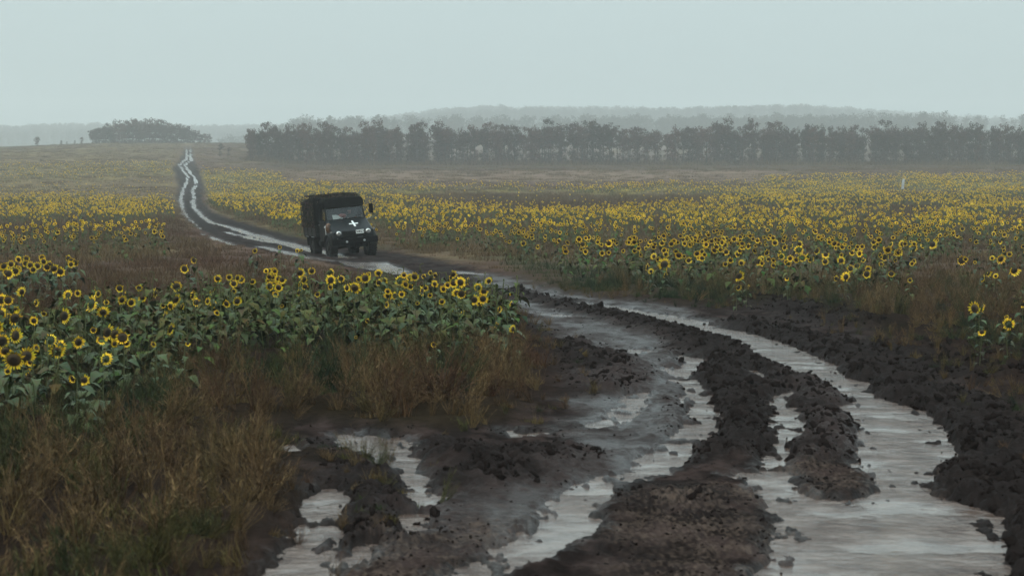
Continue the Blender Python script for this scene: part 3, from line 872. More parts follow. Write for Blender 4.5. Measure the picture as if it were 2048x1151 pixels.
LEFT5 = [(30, 350, 1), (58, 345, .9), (130, 302, 1, .9), (15, 590, 1.2), (85, 455, 1.35, .6), (80, 555, 1.15, 1.0), (108, 395, .6), (203, 365, .8, 1.3), (197, 465, .8), (282, 410, .5), (368, 422, 1.15, .8), (385, 302, 1, .6),
         (493, 293, .75), (515, 372, 1.35, 2.2), (612, 425, 1.1, .3), (572, 292, .7, 1.0), (605, 282, .7, -1.4), (562, 517, .55), (630, 535, 1.1, .9), (612, 575, .8), (682, 550, 1, .6), (742, 562, 1, .1),
         (768, 595, .6), (272, 580, .9, 2.8), (352, 592, .9, 2.7), (337, 652, 1, .1), (467, 590, .95, .6), (618, 690, .9, 2.9), (70, 702, 1.3), (132, 680, 1.2, .7), (152, 715, 1.1, .7), (725, 277, .8), (737, 327, 1, .6),
         (792, 367, .8, .6), (812, 300, .8, -1.4), (852, 275, .8), (873, 342, .75), (905, 300, .9, 1.4), (645, 357, .5), (967, 450, 1, 1.4), (990, 520, 1, 1.4), (1058, 342, .9, .8), (1068, 385, .8), (1092, 380, .7, 1.3),
         (1138, 320, 1, 1.35), (1187, 352, .9), (1232, 350, .8, 1.0), (1247, 285, .7, 1.4), (1268, 272, .5, 1.3), (1310, 365, .8), (1312, 420, .6), (1385, 370, .8), (1427, 365, .85), (1337, 225, 1.0), (1385, 207, .8), (1405, 205, .8, .8),
         (1430, 237, .8), (1467, 220, .95), (1520, 240, .7), (1445, 275, .5), (1615, 175, .7), (1640, 255, 1.05), (1650, 205, .8), (1672, 185, .9), (942, 610, .5), (1120, 618, .4), (460, 825, .55), (512, 810, .6), (215, 720, .5),
         (60, 790, .5), (2, 430, 1.2), (20, 650, 1.0), (5, 500, 1), (250, 630, .6), (690, 590, .6), (1700, 230, .8), (1000, 380, .5)]
PATCH5 = [(250, 95), (280, 120), (296, 150), (400, 105), (435, 120), (415, 135), (455, 130), (375, 170), (340, 150), (185, 145), (130, 155), (167, 100), (127, 100), (75, 135), (27, 150), (10, 145), (100, 175), (240, 140), (315, 135),
          (1185, 120), (1132, 170), (1080, 260), (1550, 57), (50, 170), (150, 130), (210, 160), (330, 165), (60, 200)]
MID6 = [(268, 165, .6), (322, 158, .8), (290, 192, .8), (322, 207, .9), (357, 200, .9), (253, 213, .8, 1.0), (290, 247, 1), (347, 268, .9), (322, 285, .7), (467, 165, .9), (482, 210, 1, 1.0), (492, 250, .8), (427, 235, .7, 1.3), (432, 278, .8, 1.3), (525, 160, .8),
        (605, 168, .8, 2.6), (630, 207, 1), (690, 208, .8), (655, 245, .6), (720, 242, .8, .9), (770, 257, 1.1), (840, 205, 1.05), (803, 215, .7), (895, 173, .9), (868, 187, .6), (910, 235, .8), (927, 220, .8), (1018, 228, 1, 2.9), (1060, 190, .7), (1140, 205, .95),
        (1100, 210, .8), (1175, 200, .6), (1205, 215, 1, 1.35), (1222, 185, .6), (1265, 190, .7), (1300, 197, .8, .9), (1330, 175, .8), (1347, 222, 1), (1393, 218, 1), (1415, 215, .9, 1.3), (965, 295, .9), (1007, 305, .9), (1045, 302, .8), (1075, 257, .95), (1110, 272, .7),
        (1142, 290, 1, 1.2), (955, 342, .7, 1.0), (1022, 348, .5), (985, 272, .7), (1210, 305, .6), (1297, 270, .8), (1287, 325, .6), (1350, 282, .95), (1395, 287, .95), (1382, 390, 1, 1.3), (1333, 390, .6, .9), (1490, 250, .95, 2.9), (1522, 272, 1), (1520, 307, 1),
        (1470, 322, .9), (1497, 345, .8), (1550, 212, .9), (1595, 370, .7, 1.0), (1663, 350, .6, 1.2), (1640, 290, .5, 2.2), (1585, 467, .8, 1.2), (1682, 487, .8, .9), (850, 450, .5, .1), (570, 290, .6), (350, 360, .4), (1232, 597, .5), (792, 540, .35),
        (345, 30, .7), (452, 52, .8), (470, 56, .6), (207, 50, .5), (1245, 240, .7), (1320, 235, .7), (300, 168, .7), (1180, 260, .6), (1060, 280, .7), (880, 290, .5), (1130, 350, .4)]
RIGHT7 = [(90, 108, 1), (120, 85, .7), (235, 95, .9), (250, 120, .9), (320, 110, 1), (345, 85, .8), (380, 100, .9), (400, 112, .8), (425, 105, .8), (455, 105, .7), (515, 90, .9), (637, 187, 1.5), (565, 195, 1, 1), (590, 210, .7), (640, 222, .9, 1), (600, 155, 1), (650, 130, .7),
          (655, 150, .8), (715, 90, .9), (735, 85, .9), (735, 165, .9), (775, 160, .8), (790, 135, 1), (790, 160, 1), (870, 90, 1.1), (882, 110, 1), (885, 142, 1), (930, 147, 1.1), (945, 80, 1), (945, 115, .9), (875, 185, .9), (935, 235, 1), (925, 260, .7), (945, 180, .9),
          (965, 265, .5, 1), (1005, 180, .9), (1020, 165, 1.1), (1075, 105, 1.2), (1075, 190, .8), (1045, 165, .8), (1115, 182, .9), (1125, 245, .5), (1182, 158, 1.2), (1210, 160, .9), (1235, 130, 1.1, .6), (1172, 105, 1), (1275, 147, 1.1), (1270, 172, .9), (1332, 172, 1),
          (1365, 195, 1), (1390, 190, .8), (1347, 230, 1.2), (1310, 240, .7), (1395, 130, .8), (1465, 90, 1.1), (1465, 120, .9), (1440, 202, .9), (1430, 230, 1), (1505, 160, 1.1), (1517, 115, .9), (1490, 187, .8), (1555, 140, 1.4), (1565, 105, 1.3, .6), (1525, 222, .8), (1607, 120, 1.5),
          (1612, 172, .7), (1600, 250, .5), (1685, 105, 1.4), (1622, 102, .9), (1655, 60, .9), (1720, 75, .9), (1750, 70, .9), (1785, 75, .9), (1805, 50, 1.1), (1870, 70, .8), (1830, 5, .7), (1800, 170, 1.4), (1860, 177, .5), (1930, 65, .9), (1970, 72, 1.1), (1955, 100, .8), (1965, 130, .8), (2030, 45, 1.4),
          (2045, 130, 1.2, .8), (1955, 162, 1.4), (1925, 160, .8), (1995, 145, 1), (2000, 210, 1.5), (1900, 220, 1.1, .9), (1880, 240, .8, .9), (1935, 235, .6), (1855, 365, 1.0, -.9), (1877, 385, .75, 1.2), (1985, 447, .7, 2.5), (1970, 390, .4), (1876, 452, .5), (2046, 340, .5)]
NX = ['facing the camera', 'seen from the side', 'turned away']
heads = []
def face(a): return 0 if abs(a) < .75 else (1 if abs(a) < 1.8 else 2)
random.seed(5)
for src, items, H in (('L', LEFT5, 1.3), ('P', PATCH5, 1.15), ('M', MID6, 1.35), ('R', RIGHT7, .75)):
    for it in items:
        u, v = (it[0] / 3.03, 480 + it[1] / 3.03) if src in 'LP' else ((440 + it[0] / 2.878, 480 + it[1] / 2.878) if src == 'M' else (1000 + it[0] / 1.954, 430 + it[1] / 1.954))
        sz = it[2] if len(it) > 2 else .75
        rz = it[3] if len(it) > 3 else U(-.55, .55)
        h = H
        lowness = 0
        if src in 'LM':
            if v < 570: h = 1.4
            if v > 625: h = 1.15 - (v - 625) / 400
        if src == 'M' and u > 1000: h = min(h, 1.1)
        if src == 'R': h = .8 + .25 * sstep(500, 470, v); sz *= 1.12
        if src == 'P': h = 1.0; sz = .95
        if src == 'M' and v < 505: h = 1.0; sz = sz * 1.1
        if src == 'R' and v > 478:
            bv = v + (88 if (u > 1900 and v > 590) else 56 + U(-6, 8)); gx = to_ground(u, bv); dd = ray(u, v)
            h = max(.35, CAMZ + dd[2] * gx[1] - float(base_z(gx[0], gx[1])) - .1)
        if src in 'LM' and v > 515:
            bv = (678 + (v - 550) * .42 + U(-20, 18)) if src == 'M' or u > 400 else (712 + (v - 575) * .9 + U(-14, 16))
            bv = max(bv, v + 62 * max(sz, .6))
            gx = to_ground(u, bv); dd = ray(u, v)
            h = max(.35, CAMZ + dd[2] * gx[1] - float(base_z(gx[0], gx[1])) - .1)
        x, y = head_place(u, v, h)
        heads.append((src, u, v, x, y, h, rz, sz))
ZH = ground_z([q[3] for q in heads], [q[4] for q in heads])
SPECIAL = [   # (pixel, label) of the flowers anyone could point to
    ((170, 603), 'large sunflower turned away showing its round dark green back, behind the left foreground clump'),
    ((202, 620), 'big sunflower facing the camera above a tight cluster of blooms in the left foreground'),
    ((23, 712), 'large sunflower with wide open petals low at the left edge of the picture'),
    ((244, 665), 'rightmost bloom of the tight cluster under the tall flower in the left foreground'),
    ((111, 695), 'sunflower with upward fanned petals beside the big bloom at the left edge'),
    ((154, 675), 'single ruffled sunflower standing apart right of the left edge flowers'),
    ((204, 708), 'lone sunflower hanging below the tight cluster in the left foreground'),
    ((978, 553), 'single tall sunflower standing against the wet road at the right end of the front clump'),
    ((1024, 649), 'lowest sunflower at the right end of the front clump, leaning over the mud'),
    ((990, 642), 'drooping sunflower bloom under the right end of the front clump'),
    ((560, 490), 'lone yellow sunflower in front of the puddle left of the truck'),
    ((597, 498), 'sunflower bloom before the rear wheel puddle, nearest to the truck'),
    ((1326, 525), 'largest sunflower at the near edge of the right field by the green verge'),
    ((1949, 617), 'ragged sunflower leaning over the weeds on the right bank, the larger of a close pair'),
    ((2016, 659), 'flat topped yellow sunflower low in the dark weeds at the right edge'),
    ((1046, 485), 'leftmost sunflower of the right field, beside the brown verge'),
    ((320, 640), 'narrow sunflower seen edge-on hanging down in the middle of the left foreground'),
    ((41, 630), 'tall dark centred sunflower turned half right at the left edge'),
    ((707, 569), 'wide sunflower with a big dark centre left of the road puddle in the front clump'),
    ((2048, 501), 'uppermost big sunflower at the right edge of the right field'),
    ((1561, 496), 'dark centred sunflower on the skyline of the nearest right field cluster'),
    ((235, 548), 'lone sunflower standing in front of the brown weeds on the far left'),
    ((512, 497), 'small lone sunflower beyond the front clump beside the road'),
]
GN = {'L': ('sunflowers of the left foreground clump', 'sunflower %s in the left foreground clump'),
      'P': ('sunflowers of the small patch behind the left clump', 'sunflower of the small patch behind the left clump'),
      'M': ('sunflowers of the clump before the truck', 'sunflower %s in the central clump'),
      'R': ('sunflowers along the near edge of the right field', 'sunflower %s, right field edge,')}
labels = [None] * len(heads)
for (pu, pv), lb in SPECIAL:
    k = min(range(len(heads)), key=lambda i: (math.hypot(heads[i][1] - pu, heads[i][2] - pv) + (1e4 if labels[i] else 0)))
    labels[k] = lb
for i, (src, u, v, x, y, h, rz, sz) in enumerate(heads):
    zz = float(ZH[i])
    seg = ''
    if src == 'M': seg = ' left of the truck wheels' if u < 600 else (' just below the truck' if u < 770 else (' before the roadside puddle' if u < 930 else ' at its right end'))
    if src == 'M' and u >= 600: seg += ', top row' if v < 553 else (', middle row' if v < 575 else ', lower row')
    if src == 'P': seg = (', leftmost part' if u < 35 else (', middle' if u < 90 else (', right part' if u < 160 else ', strays to its right'))) + (', top' if v < 523 else ', lower down')
    if src == 'R': seg = (' upper row' if v < 484 else (' middle row' if v < 512 else ' lowest row')) + [' at its left end', ' above the green verge', ' in its middle', ' above the black mud bank', ' by the picture edge'][min(4, int((u - 1040) // 205))]
    if src == 'L': seg = ' near the picture edge' if u < 110 else (' by the tight flower cluster' if u < 260 else (' against the brown weeds' if u < 400 else ' where it meets the road clump'))
    g, t = GN[src]
    what = NX[face(rz)]
    lb = labels[i] or (((t % what) if '%s' in t else t) + seg)
    make_sunflower(x, y, zz, h, rz, U(.0, .35) if abs(rz) < 2 else U(-.2, .3), sz * (1.26 if src in 'RP' else 1.04), random.randrange(12), src in 'LM' and y < 60, lb, g if labels[i] is None else g)

# -- growth nobody could count
random.seed(31)
BUSH = [weed_bush(30, .75, .6, 16, .007), weed_bush(36, .6, .85, 14, .007), weed_bush(20, 1.0, .4, 20, .006), weed_bush(28, .7, .75, 14, .010), weed_bush(9, 1.15, .5, 16, .006, .005)]
TUFT = [grass_tuft(), grass_tuft(90, .28, 1.0, .010, .2), grass_tuft(50, .55, .5)]
FARP = [far_patch(), far_patch(70, .9, .45), far_patch(50, .7, .7)]
LEAFY = [sunflower_mb(9, False, False).mesh('leafy_plant', M_SFSTUFF), sunflower_mb(7, False, False, 1, 1.2).mesh('leafy_plant', M_SFSTUFF), sunflower_mb(11, False, False, 1, .9).mesh('leafy_plant', M_SFSTUFF)]
SFMID = [sunflower_mb(7, False, True, U(1.0, 1.45)).mesh('sunflower_plant', M_SFSTUFF) for _ in range(6)]
SFLOW = [sunflower_mb(5, True, True, U(1.0, 1.45)).mesh('sunflower_plant', M_SFSTUFF) for _ in range(8)]

MARG = 1.16
def area_points(r0, r1, dens, seed):
    """points spread evenly over the sector in view (with a margin) between two distances"""
    g = np.random.default_rng(seed); am = math.atan(1024 / F * MARG) + .004
    side = 4.0 if r1 <= 70 else 6.0; wmax = math.tan(am) * r1 + side       # some metres of growth past the frame on either side
    n = int(dens * 2 * wmax * (r1 - r0))
    y = g.uniform(r0, r1, n); x = g.uniform(-wmax, wmax, n); k = np.abs(x) < math.tan(am) * y + side
    return x[k], y[k], g

def place(x, y, g, smin, smax, upright=.15, sink=.03, zadd=None):
    z = ground_z(x, y)
    n = len(x); s = g.uniform(smin, smax, n)
    rot = np.stack([g.normal(0, upright, n), g.normal(0, upright, n), g.uniform(0, 2 * PI, n)], 1)
    return np.stack([x, y, z - sink], 1), rot, s

LEAF_ZONE = [(-200, 720), (60, 690), (200, 668), (430, 640), (560, 632), (700, 632), (880, 632), (1000, 650), (1035, 680), (1010, 712), (940, 730), (850, 730), (700, 715), (560, 735), (460, 742), (330, 765), (200, 800), (60, 850), (-200, 870)]
GREEN_VERGE = [(1020, 530), (1120, 535), (1280, 560), (1420, 590), (1500, 612), (1400, 620), (1250, 604), (1100, 580), (1000, 552)]
def tint_at(u, v, x, y):
    t = .46 + .75 * fbm(x / 2.0, y / 3.2, 3, 301) + .40 * fbm(x / .5, y / .8, 2, 302)
    t = t + .45 * sstep(-20, 10, inpoly(GREEN_VERGE, u, v)) + .35 * sstep(-25, 20, inpoly(LEAF_ZONE, u, v))
    for P, a in (([(-100, 470), (560, 480), (640, 520), (1020, 640), (700, 640), (400, 650), (-100, 690)], -.22),
                 ([(760, 470), (1020, 470), (1060, 520), (1120, 545), (900, 520), (760, 500)], -.16),
                 ([(60, 780), (300, 760), (420, 860), (200, 960), (60, 900)], .16), ([(-100, 900), (200, 930), (560, 1000), (560, 1300), (-100, 1300)], .02),
                 ([(480, 740), (640, 730), (700, 820), (560, 860), (430, 800)], .22), ([(700, 720), (900, 740), (900, 800), (700, 790)], -.06), ([(960, 700), (1110, 690), (1110, 790), (960, 830)], -.18),
                 ([(1500, 580), (2300, 600), (2300, 680), (1900, 700), (1500, 625)], .05), ([(1850, 690), (2300, 680), (2300, 900), (1990, 790)], .28)):
        t = t + a * sstep(-25, 20, inpoly(P, u, v))
    return np.clip(t, 0, 1)

def near_weeds():
    x, y, g = area_points(11.5, 62, 15.0, 401)
    z = base_z(x, y); u, v = project(x, y, z)
    f = features(x, y)
    clump = sstep(-.5, .3, sdf_poly(gpoly([(690, 960), (750, 900), (820, 915), (850, 990), (770, 1060), (690, 1060)]), x, y, 2)) * .7 \
        + sstep(-.4, .3, sdf_poly(gpoly([(1040, 850), (1080, 820), (1100, 850), (1060, 870)]), x, y, 2)) * .6
    lump = .22 + .78 * sstep(-.25, .30, fbm(x / .9, y / 1.3, 3, 403))
    dens = sstep(.95, -.45, f['road'] + .35 * f['n1']) * lump
    # a bare worn strip through the left foreground
    dens = dens * (1 - .75 * sstep(-12, 8, inpoly([(380, 735), (430, 745), (560, 805), (600, 830), (540, 822), (470, 785), (390, 752)], u, v)))
    # thin growth over the thrown-up earth of the right bank
    bank = sstep(-30, 25, inpoly([(1480, 610), (1640, 615), (1800, 650), (2300, 660), (2300, 1000), (2090, 860), (1900, 735), (1700, 650)], u, v))
    dens = dens * (1 - .45 * bank * (1 - sstep(1900, 2040, u)))
    br = sstep(-.5, .5, sdf_poly(gpoly([(1600, 640), (1800, 650), (2400, 640), (2400, 1000), (2120, 870), (1990, 790), (1850, 735), (1700, 690)]), x, y, 2) + f['n1'])
    dens = np.maximum(dens, br * .75 * sstep(-.22, .2, fbm(x / .8, y / 1.1, 3, 406)))
    dens = np.maximum(dens, clump) * (f['water'] < -.02)
    k = g.uniform(0, 1, len(x)) < dens * np.where(y < 32, 1.0, .62)
    x, y, u, v = x[k], y[k], u[k], v[k]
    road = f['road'][k]; cl = clump[k]
    t = tint_at(u, v, x, y) + .35 * cl
    P, rot, s = place(x, y, g, .42, 1.08, .28)
    s = s * (.5 + .5 * sstep(.3, -1.0, road)) * (.8 + .35 * fbm(x / 1.6, y / 2, 2, 404))
    inl = sstep(-20, 20, inpoly(LEAF_ZONE, u, v)); s = s * (1 - .2 * inl)
    # low growth where the photograph shows bare or trodden ground
    s = s * (1 - .35 * sstep(-25, 25, inpoly([(150, 480), (560, 490), (1000, 620), (900, 640), (430, 650), (150, 620)], u, v)))
    s = s * (1 - .35 * bank[k])
    tuft = g.uniform(0, 1, len(x)) < np.clip(.25 + .6 * sstep(.55, .9, t) + .4 * cl, 0, 1)
    rgh = g.integers(0, 5, len(x)); rgh = np.where((rgh == 4) & (g.uniform(0, 1, len(x)) < .6), 0, rgh)
    for nm, m, pr, lab in (('dry_weeds', ~tuft, BUSH, 'rust brown and olive feathery weeds covering the ground beside the road'), ('grass', tuft, TUFT, 'tufts of green and yellowed grass between the weeds')):
        if nm == 'grass':
            sc_ = s[m] * 1.25
        else: sc_ = s[m]
        scatter(nm, P[m], rot[m], np.stack([sc_ * g.uniform(.85, 1.3, m.sum()), sc_ * 1.05, sc_ * g.uniform(.75, 1.15, m.sum())], 1), (rgh[m] % len(pr)), np.clip(t[m] + g.normal(0, .09, m.sum()), 0, 1), pr, lab)
near_weeds()

def leafy():
    x, y, g = area_points(15, 52, 3.3, 411)
    u, v = project(x, y, base_z(x, y))
    d = sstep(-12, 12, inpoly(LEAF_ZONE, u, v) + fbm(x / 1.2, y / 2, 2, 412) * 22) * sstep(-.3, .1, fbm(x / 1.1, y / 1.6, 2, 413) + .25)
    rv = sstep(-12, 12, inpoly([(1280, 560), (1500, 570), (1800, 575), (1960, 600), (2060, 640), (2300, 660), (2300, 620), (2048, 590), (1700, 560), (1300, 540)], u, v)) * .35
    k = g.uniform(0, 1, len(x)) < np.maximum(d * np.where(u < 330, .7, 1), rv)
    x, y, u, v = x[k], y[k], u[k], v[k]
    P, rot, s = place(x, y, g, .52, .95, .16)
    s = s * np.where(u > 1100, .6, 1.0) * (1 - .18 * sstep(720, 800, v))
    scatter('broad_leaved_plants', P, rot, np.stack([s, s, s], 1), g.integers(0, 3, len(x)), g.uniform(0, 1, len(x)) * .8, LEAFY, 'broad green leaves of flowerless young sunflowers filling the foreground clump')
leafy()

def mid_growth():
    x, y, g = area_points(60, 300, .95, 421)
    k0 = g.uniform(0, 1, len(x)) < np.clip(120 / y, .25, 1); x, y = x[k0], y[k0]
    r = np.hypot(x, y)
    u, v = project(x, y, base_z(x, y)); f = features(x, y)
    k = (f['road'] < -.25 * g.uniform(0, 2, len(x)))
    x, y, u, v, r, rd = x[k], y[k], u[k], v[k], r[k], f['road'][k]
    t = .22 + .32 * fbm(x / 7, y / 14, 3, 422) + .25 * fbm(x / 1.5, y / 3, 2, 423)
    uh, vh = project(x, y, base_z(x, y) + 1.0)
    yl = yellow(uh, vh); t = t + .35 * yl + .45 * sstep(-20, 10, inpoly(GREEN_VERGE, u, v)) + .2 * sstep(200, 300, r)
    P, rot, s = place(x, y, g, .6, 1.1, .1)
    s = s * (.45 + .55 * sstep(0, -2.5, rd)) * np.clip(r / 130, .8, 1.8)
    near = r < 110
    sc = np.stack([s, s, s * np.where(near, .95, .75)], 1)
    scatter('brown_weeds', P, rot, sc, g.integers(0, 3, len(x)), np.clip(t, 0, 1), FARP, 'low brown weeds and yellowed grass over the middle of the fields')
mid_growth()

def far_growth():
    x, y, g = area_points(300, 930, .075, 431)
    u, v = project(x, y, base_z(x, y)); f = features(x, y)
    k = (f['road'] < -.8)
    x, y, u, v = x[k], y[k], u[k], v[k]
    t = .42 + .3 * fbm(x / 20, y / 40, 3, 432) + .2 * fbm(x / 4, y / 9, 2, 433)
    P, rot, s = place(x, y, g, 1.3, 2.4, .05)
    scatter('distant_weeds', P, rot, np.stack([s, s, s * .42], 1), g.integers(0, 3, len(x)), np.clip(t, 0, 1), FARP, 'pale dry growth fading into the mist over the distant fields')
far_growth()

def flowers():
    x, y, g = area_points(52, 560, 1.45, 441)
    keep = g.uniform(0, 1, len(x)) < np.clip(260 / y, .40, 1); x, y = x[keep], y[keep]
    z = base_z(x, y); uh, vh = project(x, y, z + 1.0); u, v = project(x, y, z)
    yl = yellow(uh, vh)
    explicit_edge = (vh > 486 + 26 * gnoise(uh / 90, uh * 0 + 3, 5)) & (uh > 1040)
    yl = np.where(explicit_edge, yl * .62, yl) * np.where(y < 120, .85, 1)
    yl = yl * (.22 + .78 * sstep(-.30, .2, fbm(x / 5, y / 10, 3, 442)))
    k = (g.uniform(0, 1, len(x)) < yl) & (features(x, y)['road'] < -.5)
    # nothing grows where the truck and its verge are
    x, y = x[k], y[k]
    P, rot, s = place(x, y, g, .72, 1.08, .06)
    n = len(x); rz = g.normal(-.15, .55, n); bk = g.uniform(0, 1, n) < .1; rz = np.where(bk, g.uniform(-PI, PI, n), rz); rot[:, 2] = rz
    r = np.hypot(x, y); near = r < 115
    sz = s * (.88 + .12 * sstep(100, 60, r))
    for nm, m, pr in (('sunflowers', near, SFMID), ('distant_sunflowers', ~near, SFLOW)):
        q = sz[m] * np.where(near[m], 1, np.clip(r[m] / 320, 1.0, 1.45))
        scatter(nm, P[m], rot[m], np.stack([q, q, sz[m] * np.where(near[m], 1, 1.0)], 1), g.integers(0, len(pr), m.sum()), g.uniform(0, 1, m.sum()), pr,
                'yellow sunflowers beyond counting over the middle of the fields' if near[m].any() else 'faint yellow sunflowers carpeting the fields as far as the trees')
flowers()

# clods of churned earth on the ridges
def clods():
    ms = []
    for i in range(5):
        bm = bmesh.new(); bmesh.ops.create_icosphere(bm, subdivisions=2, radius=1)
        for q in bm.verts:
            n = q.co.normalized(); k = .75 + .5 * float(gnoise(np.array([n.x * 1.8 + i * 7]), np.array([n.y * 1.8 + n.z * 2.2]), 9)[0]) + U(-.07, .07)
            q.co = Vector((n.x * k, n.y * k * .85, n.z * k * .65))
        me = bpy.data.meshes.new('clod'); bm.to_mesh(me); bm.free(); me.materials.append(M_CLOD); me.polygons.foreach_set('use_smooth', np.ones(len(me.polygons), bool)); ms.append(me)
    x, y, g = area_points(12, 60, 520.0, 451); kk = g.uniform(0, 1, len(x)) < np.clip((26 / y) ** 1.5, 0, 1); x, y = x[kk], y[kk]
    f = features(x, y)
    p = f['clod'] * .42 * (f['water'] < -.02) * sstep(-.3, .3, fbm(x * 1.7, y * 1.7, 2, 452)) + .10 * f['stony'] * (f['water'] < 0) + .006 * f['rm'] * (f['water'] < 0) + .0008 * f['rm'] * (f['water'] > .05)
    k = g.uniform(0, 1, len(x)) < p
    x, y = x[k], y[k]; c = f['clod'][k]; n = len(x)
    z = ground_z(x, y); s = (.008 + .065 * g.uniform(0, 1, n) ** 6 * (.25 + c) + .012 * g.uniform(0, 1, n)) * (.9 + .5 * sstep(20, 50, y))
    rot = g.uniform(0, 2 * PI, (n, 3)); rot[:, :2] *= .2
    wet = f['water'][k] > 0
    zz = np.where(wet, base_z(x, y) - .02, z - s * .12)
    scatter('mud_clods', np.stack([x, y, zz], 1), rot, np.stack([s * g.uniform(.8, 1.6, n), s * g.uniform(.8, 1.4, n), s], 1), g.integers(0, 5, n), g.uniform(0, 1, n), ms, 'crumbs and clods of black earth thrown up beside the ruts')
M_CLOD = simple('black_earth', (.0150, .0112, .0102), .8, noise=.4, nscale=30, bump=.4, spec=.0)
clods()

# ------------------------------------------------------------------ trees
def tree_meshes(h=12.5, cw=4.2, low=.22, n=1500, seed=0, leaf=.42, thin=.0):
    random.seed(seed)
    t, c = MB(), MB()
    bend = Vector((U(-.5, .5), U(-.5, .5), 0))
    trunk = [Vector((0, 0, -.3)), Vector((0, 0, h * .2)) + bend * .3, Vector((0, 0, h * .5)) + bend, Vector((0, 0, h * .82)) + bend * 1.2]
    t.tube(trunk, [.24, .19, .13, .05], 7)
    clumps = []
    for i in range(17):
        k = U(low, .8); p = trunk[1].lerp(trunk[3], (k - .1) / .8) if k > .2 else trunk[1]
        a = i * 2.4 + U(-.5, .5); L = cw * .5 * U(.45, 1.1) * (1.15 - .7 * abs(k - .5))
        e = p + Vector((math.cos(a) * L, math.sin(a) * L, L * U(.35, 1.1))); m_ = p.lerp(e, .5) + Vector((0, 0, U(-.1, .35)))
        t.tube([p, m_, e], [.07, .045, .015], 4)
        clumps += [(e, U(.55, 1.15)), (m_, U(.4, .8))] if U(0, 1) > thin else []
    for i in range(9):
        if U(0, 1) > thin: clumps.append((Vector((U(-1, 1) * cw * .3, U(-1, 1) * cw * .3, h * U(.08, .4))) + bend * .4, U(.6, 1.2)))
    for i in range(7): clumps.append((Vector((U(-1, 1) * cw * .28, U(-1, 1) * cw * .28, h * U(.78, .97))) + bend, U(.6, 1.1)))
    for i in range(n):
        p, r = random.choice(clumps)
        d = Vector((random.gauss(0, 1), random.gauss(0, 1), random.gauss(0, .8))); d = d.normalized() * r * U(.3, 1.15) ** .7
        q = p + d; g = U(.6, 1.4); s = leaf * U(.5, 1.2)
        a = Vector((U(-1, 1), U(-1, 1), U(-1, 1))).normalized(); b_ = a.cross(Vector((U(-1, 1), U(-1, 1), U(-1, 1)))).normalized()
        c.add([q - a * s * .5, q + b_ * s * .32, q + a * s * .5, q - b_ * s * .32], [(0, 1, 2, 3)], (g, g * U(.9, 1.08), g))
    return t, c
TREES = []
for i in range(8):
    t, c = tree_meshes(12.3 + (i % 3) * .7, 4.2 + (i % 2) * .9, [.16, .3, .22, .38, .12, .28, .2, .34][i], [2100, 1500, 2300, 1100, 2000, 1600, 2300, 1300][i], 60 + i, .50, [0, .2, 0, .35, 0, .1, 0, .25][i])
    TREES.append((t.mesh('trunk', M_BARK), c.mesh('crown', M_CROWN)))
def make_tree(x, y, s, var, label, group, sx=1.0, name='oak_tree', sink=0.0):
    r = bpy.data.objects.new(name, None); COL.objects.link(r)
    r.location = (x, y, float(base_z(x, y)) + .1 - sink); r.rotation_euler.z = U(0, 6.3); r.scale = (s * sx, s * sx, s)
    tag(r, label, 'tree', group)
    link('trunk', TREES[var][0], r); q = link('crown', TREES[var][1], r); q['kind'] = 'stuff'
    return r
random.seed(77)
TL = 'oak in the long brown windbreak, %s'
nrow = 0
for row, (Y, du, ph) in enumerate(((598, 17.5, 0), (606, 19, 7), (615, 24, 3))):
    u = 500 + ph
    while u < 2230:
        uu = u + U(-5, 5); x = (uu - CX) / F * Y; yy = Y + U(-3, 3)
        gap = any(abs(uu - q) < 5 for q in (1012, 1328)) and row < 1
        if not gap:
            hgt = .86 + .09 * float(gnoise(np.array([uu / 70.0]), np.array([row * 3.0 + .5]), 8)[0]) + U(-.14, .12)
            if uu < 530: hgt *= .84
            if 1470 < uu < 1560 or 1140 < uu < 1210: hgt *= 1.05
            thin = 900 < uu < 1450
            var = random.choice([1, 3, 7, 5, 1, 3, 0]) if thin else random.choice([0, 2, 4, 6, 0, 2, 4, 5])
            lb = TL % (['at its dense left end', 'above and left of the truck', 'right above the truck', 'just right of the truck', 'where trunks begin to show', 'in the thin middle stretch', 'at the widest gap between trunks', 'right of the widest gap',
                        'in the dense right half', 'above the marker post', 'at the right picture edge'][int(np.searchsorted([560, 660, 760, 900, 1050, 1250, 1400, 1500, 1720, 1900], uu))] + [', front row', ', second row', ', back row'][row])
            if row == 0 and uu < 512: lb = 'leftmost oak at the end of the long windbreak beside the open hill'
            if 'leftmost' not in lb: lb = ('short ' if hgt < .82 else ('tall ' if hgt > .91 else 'middling ')) + ('sparse ' if var in (1, 3, 7) else 'leafy ') + lb.replace('long brown ', '')
            make_tree(x, yy, hgt, var, lb, 'oaks of the windbreak across the field', U(.85, 1.15))
            nrow += 1
        u += du * U(.8, 1.2)
print('windbreak trees', nrow)
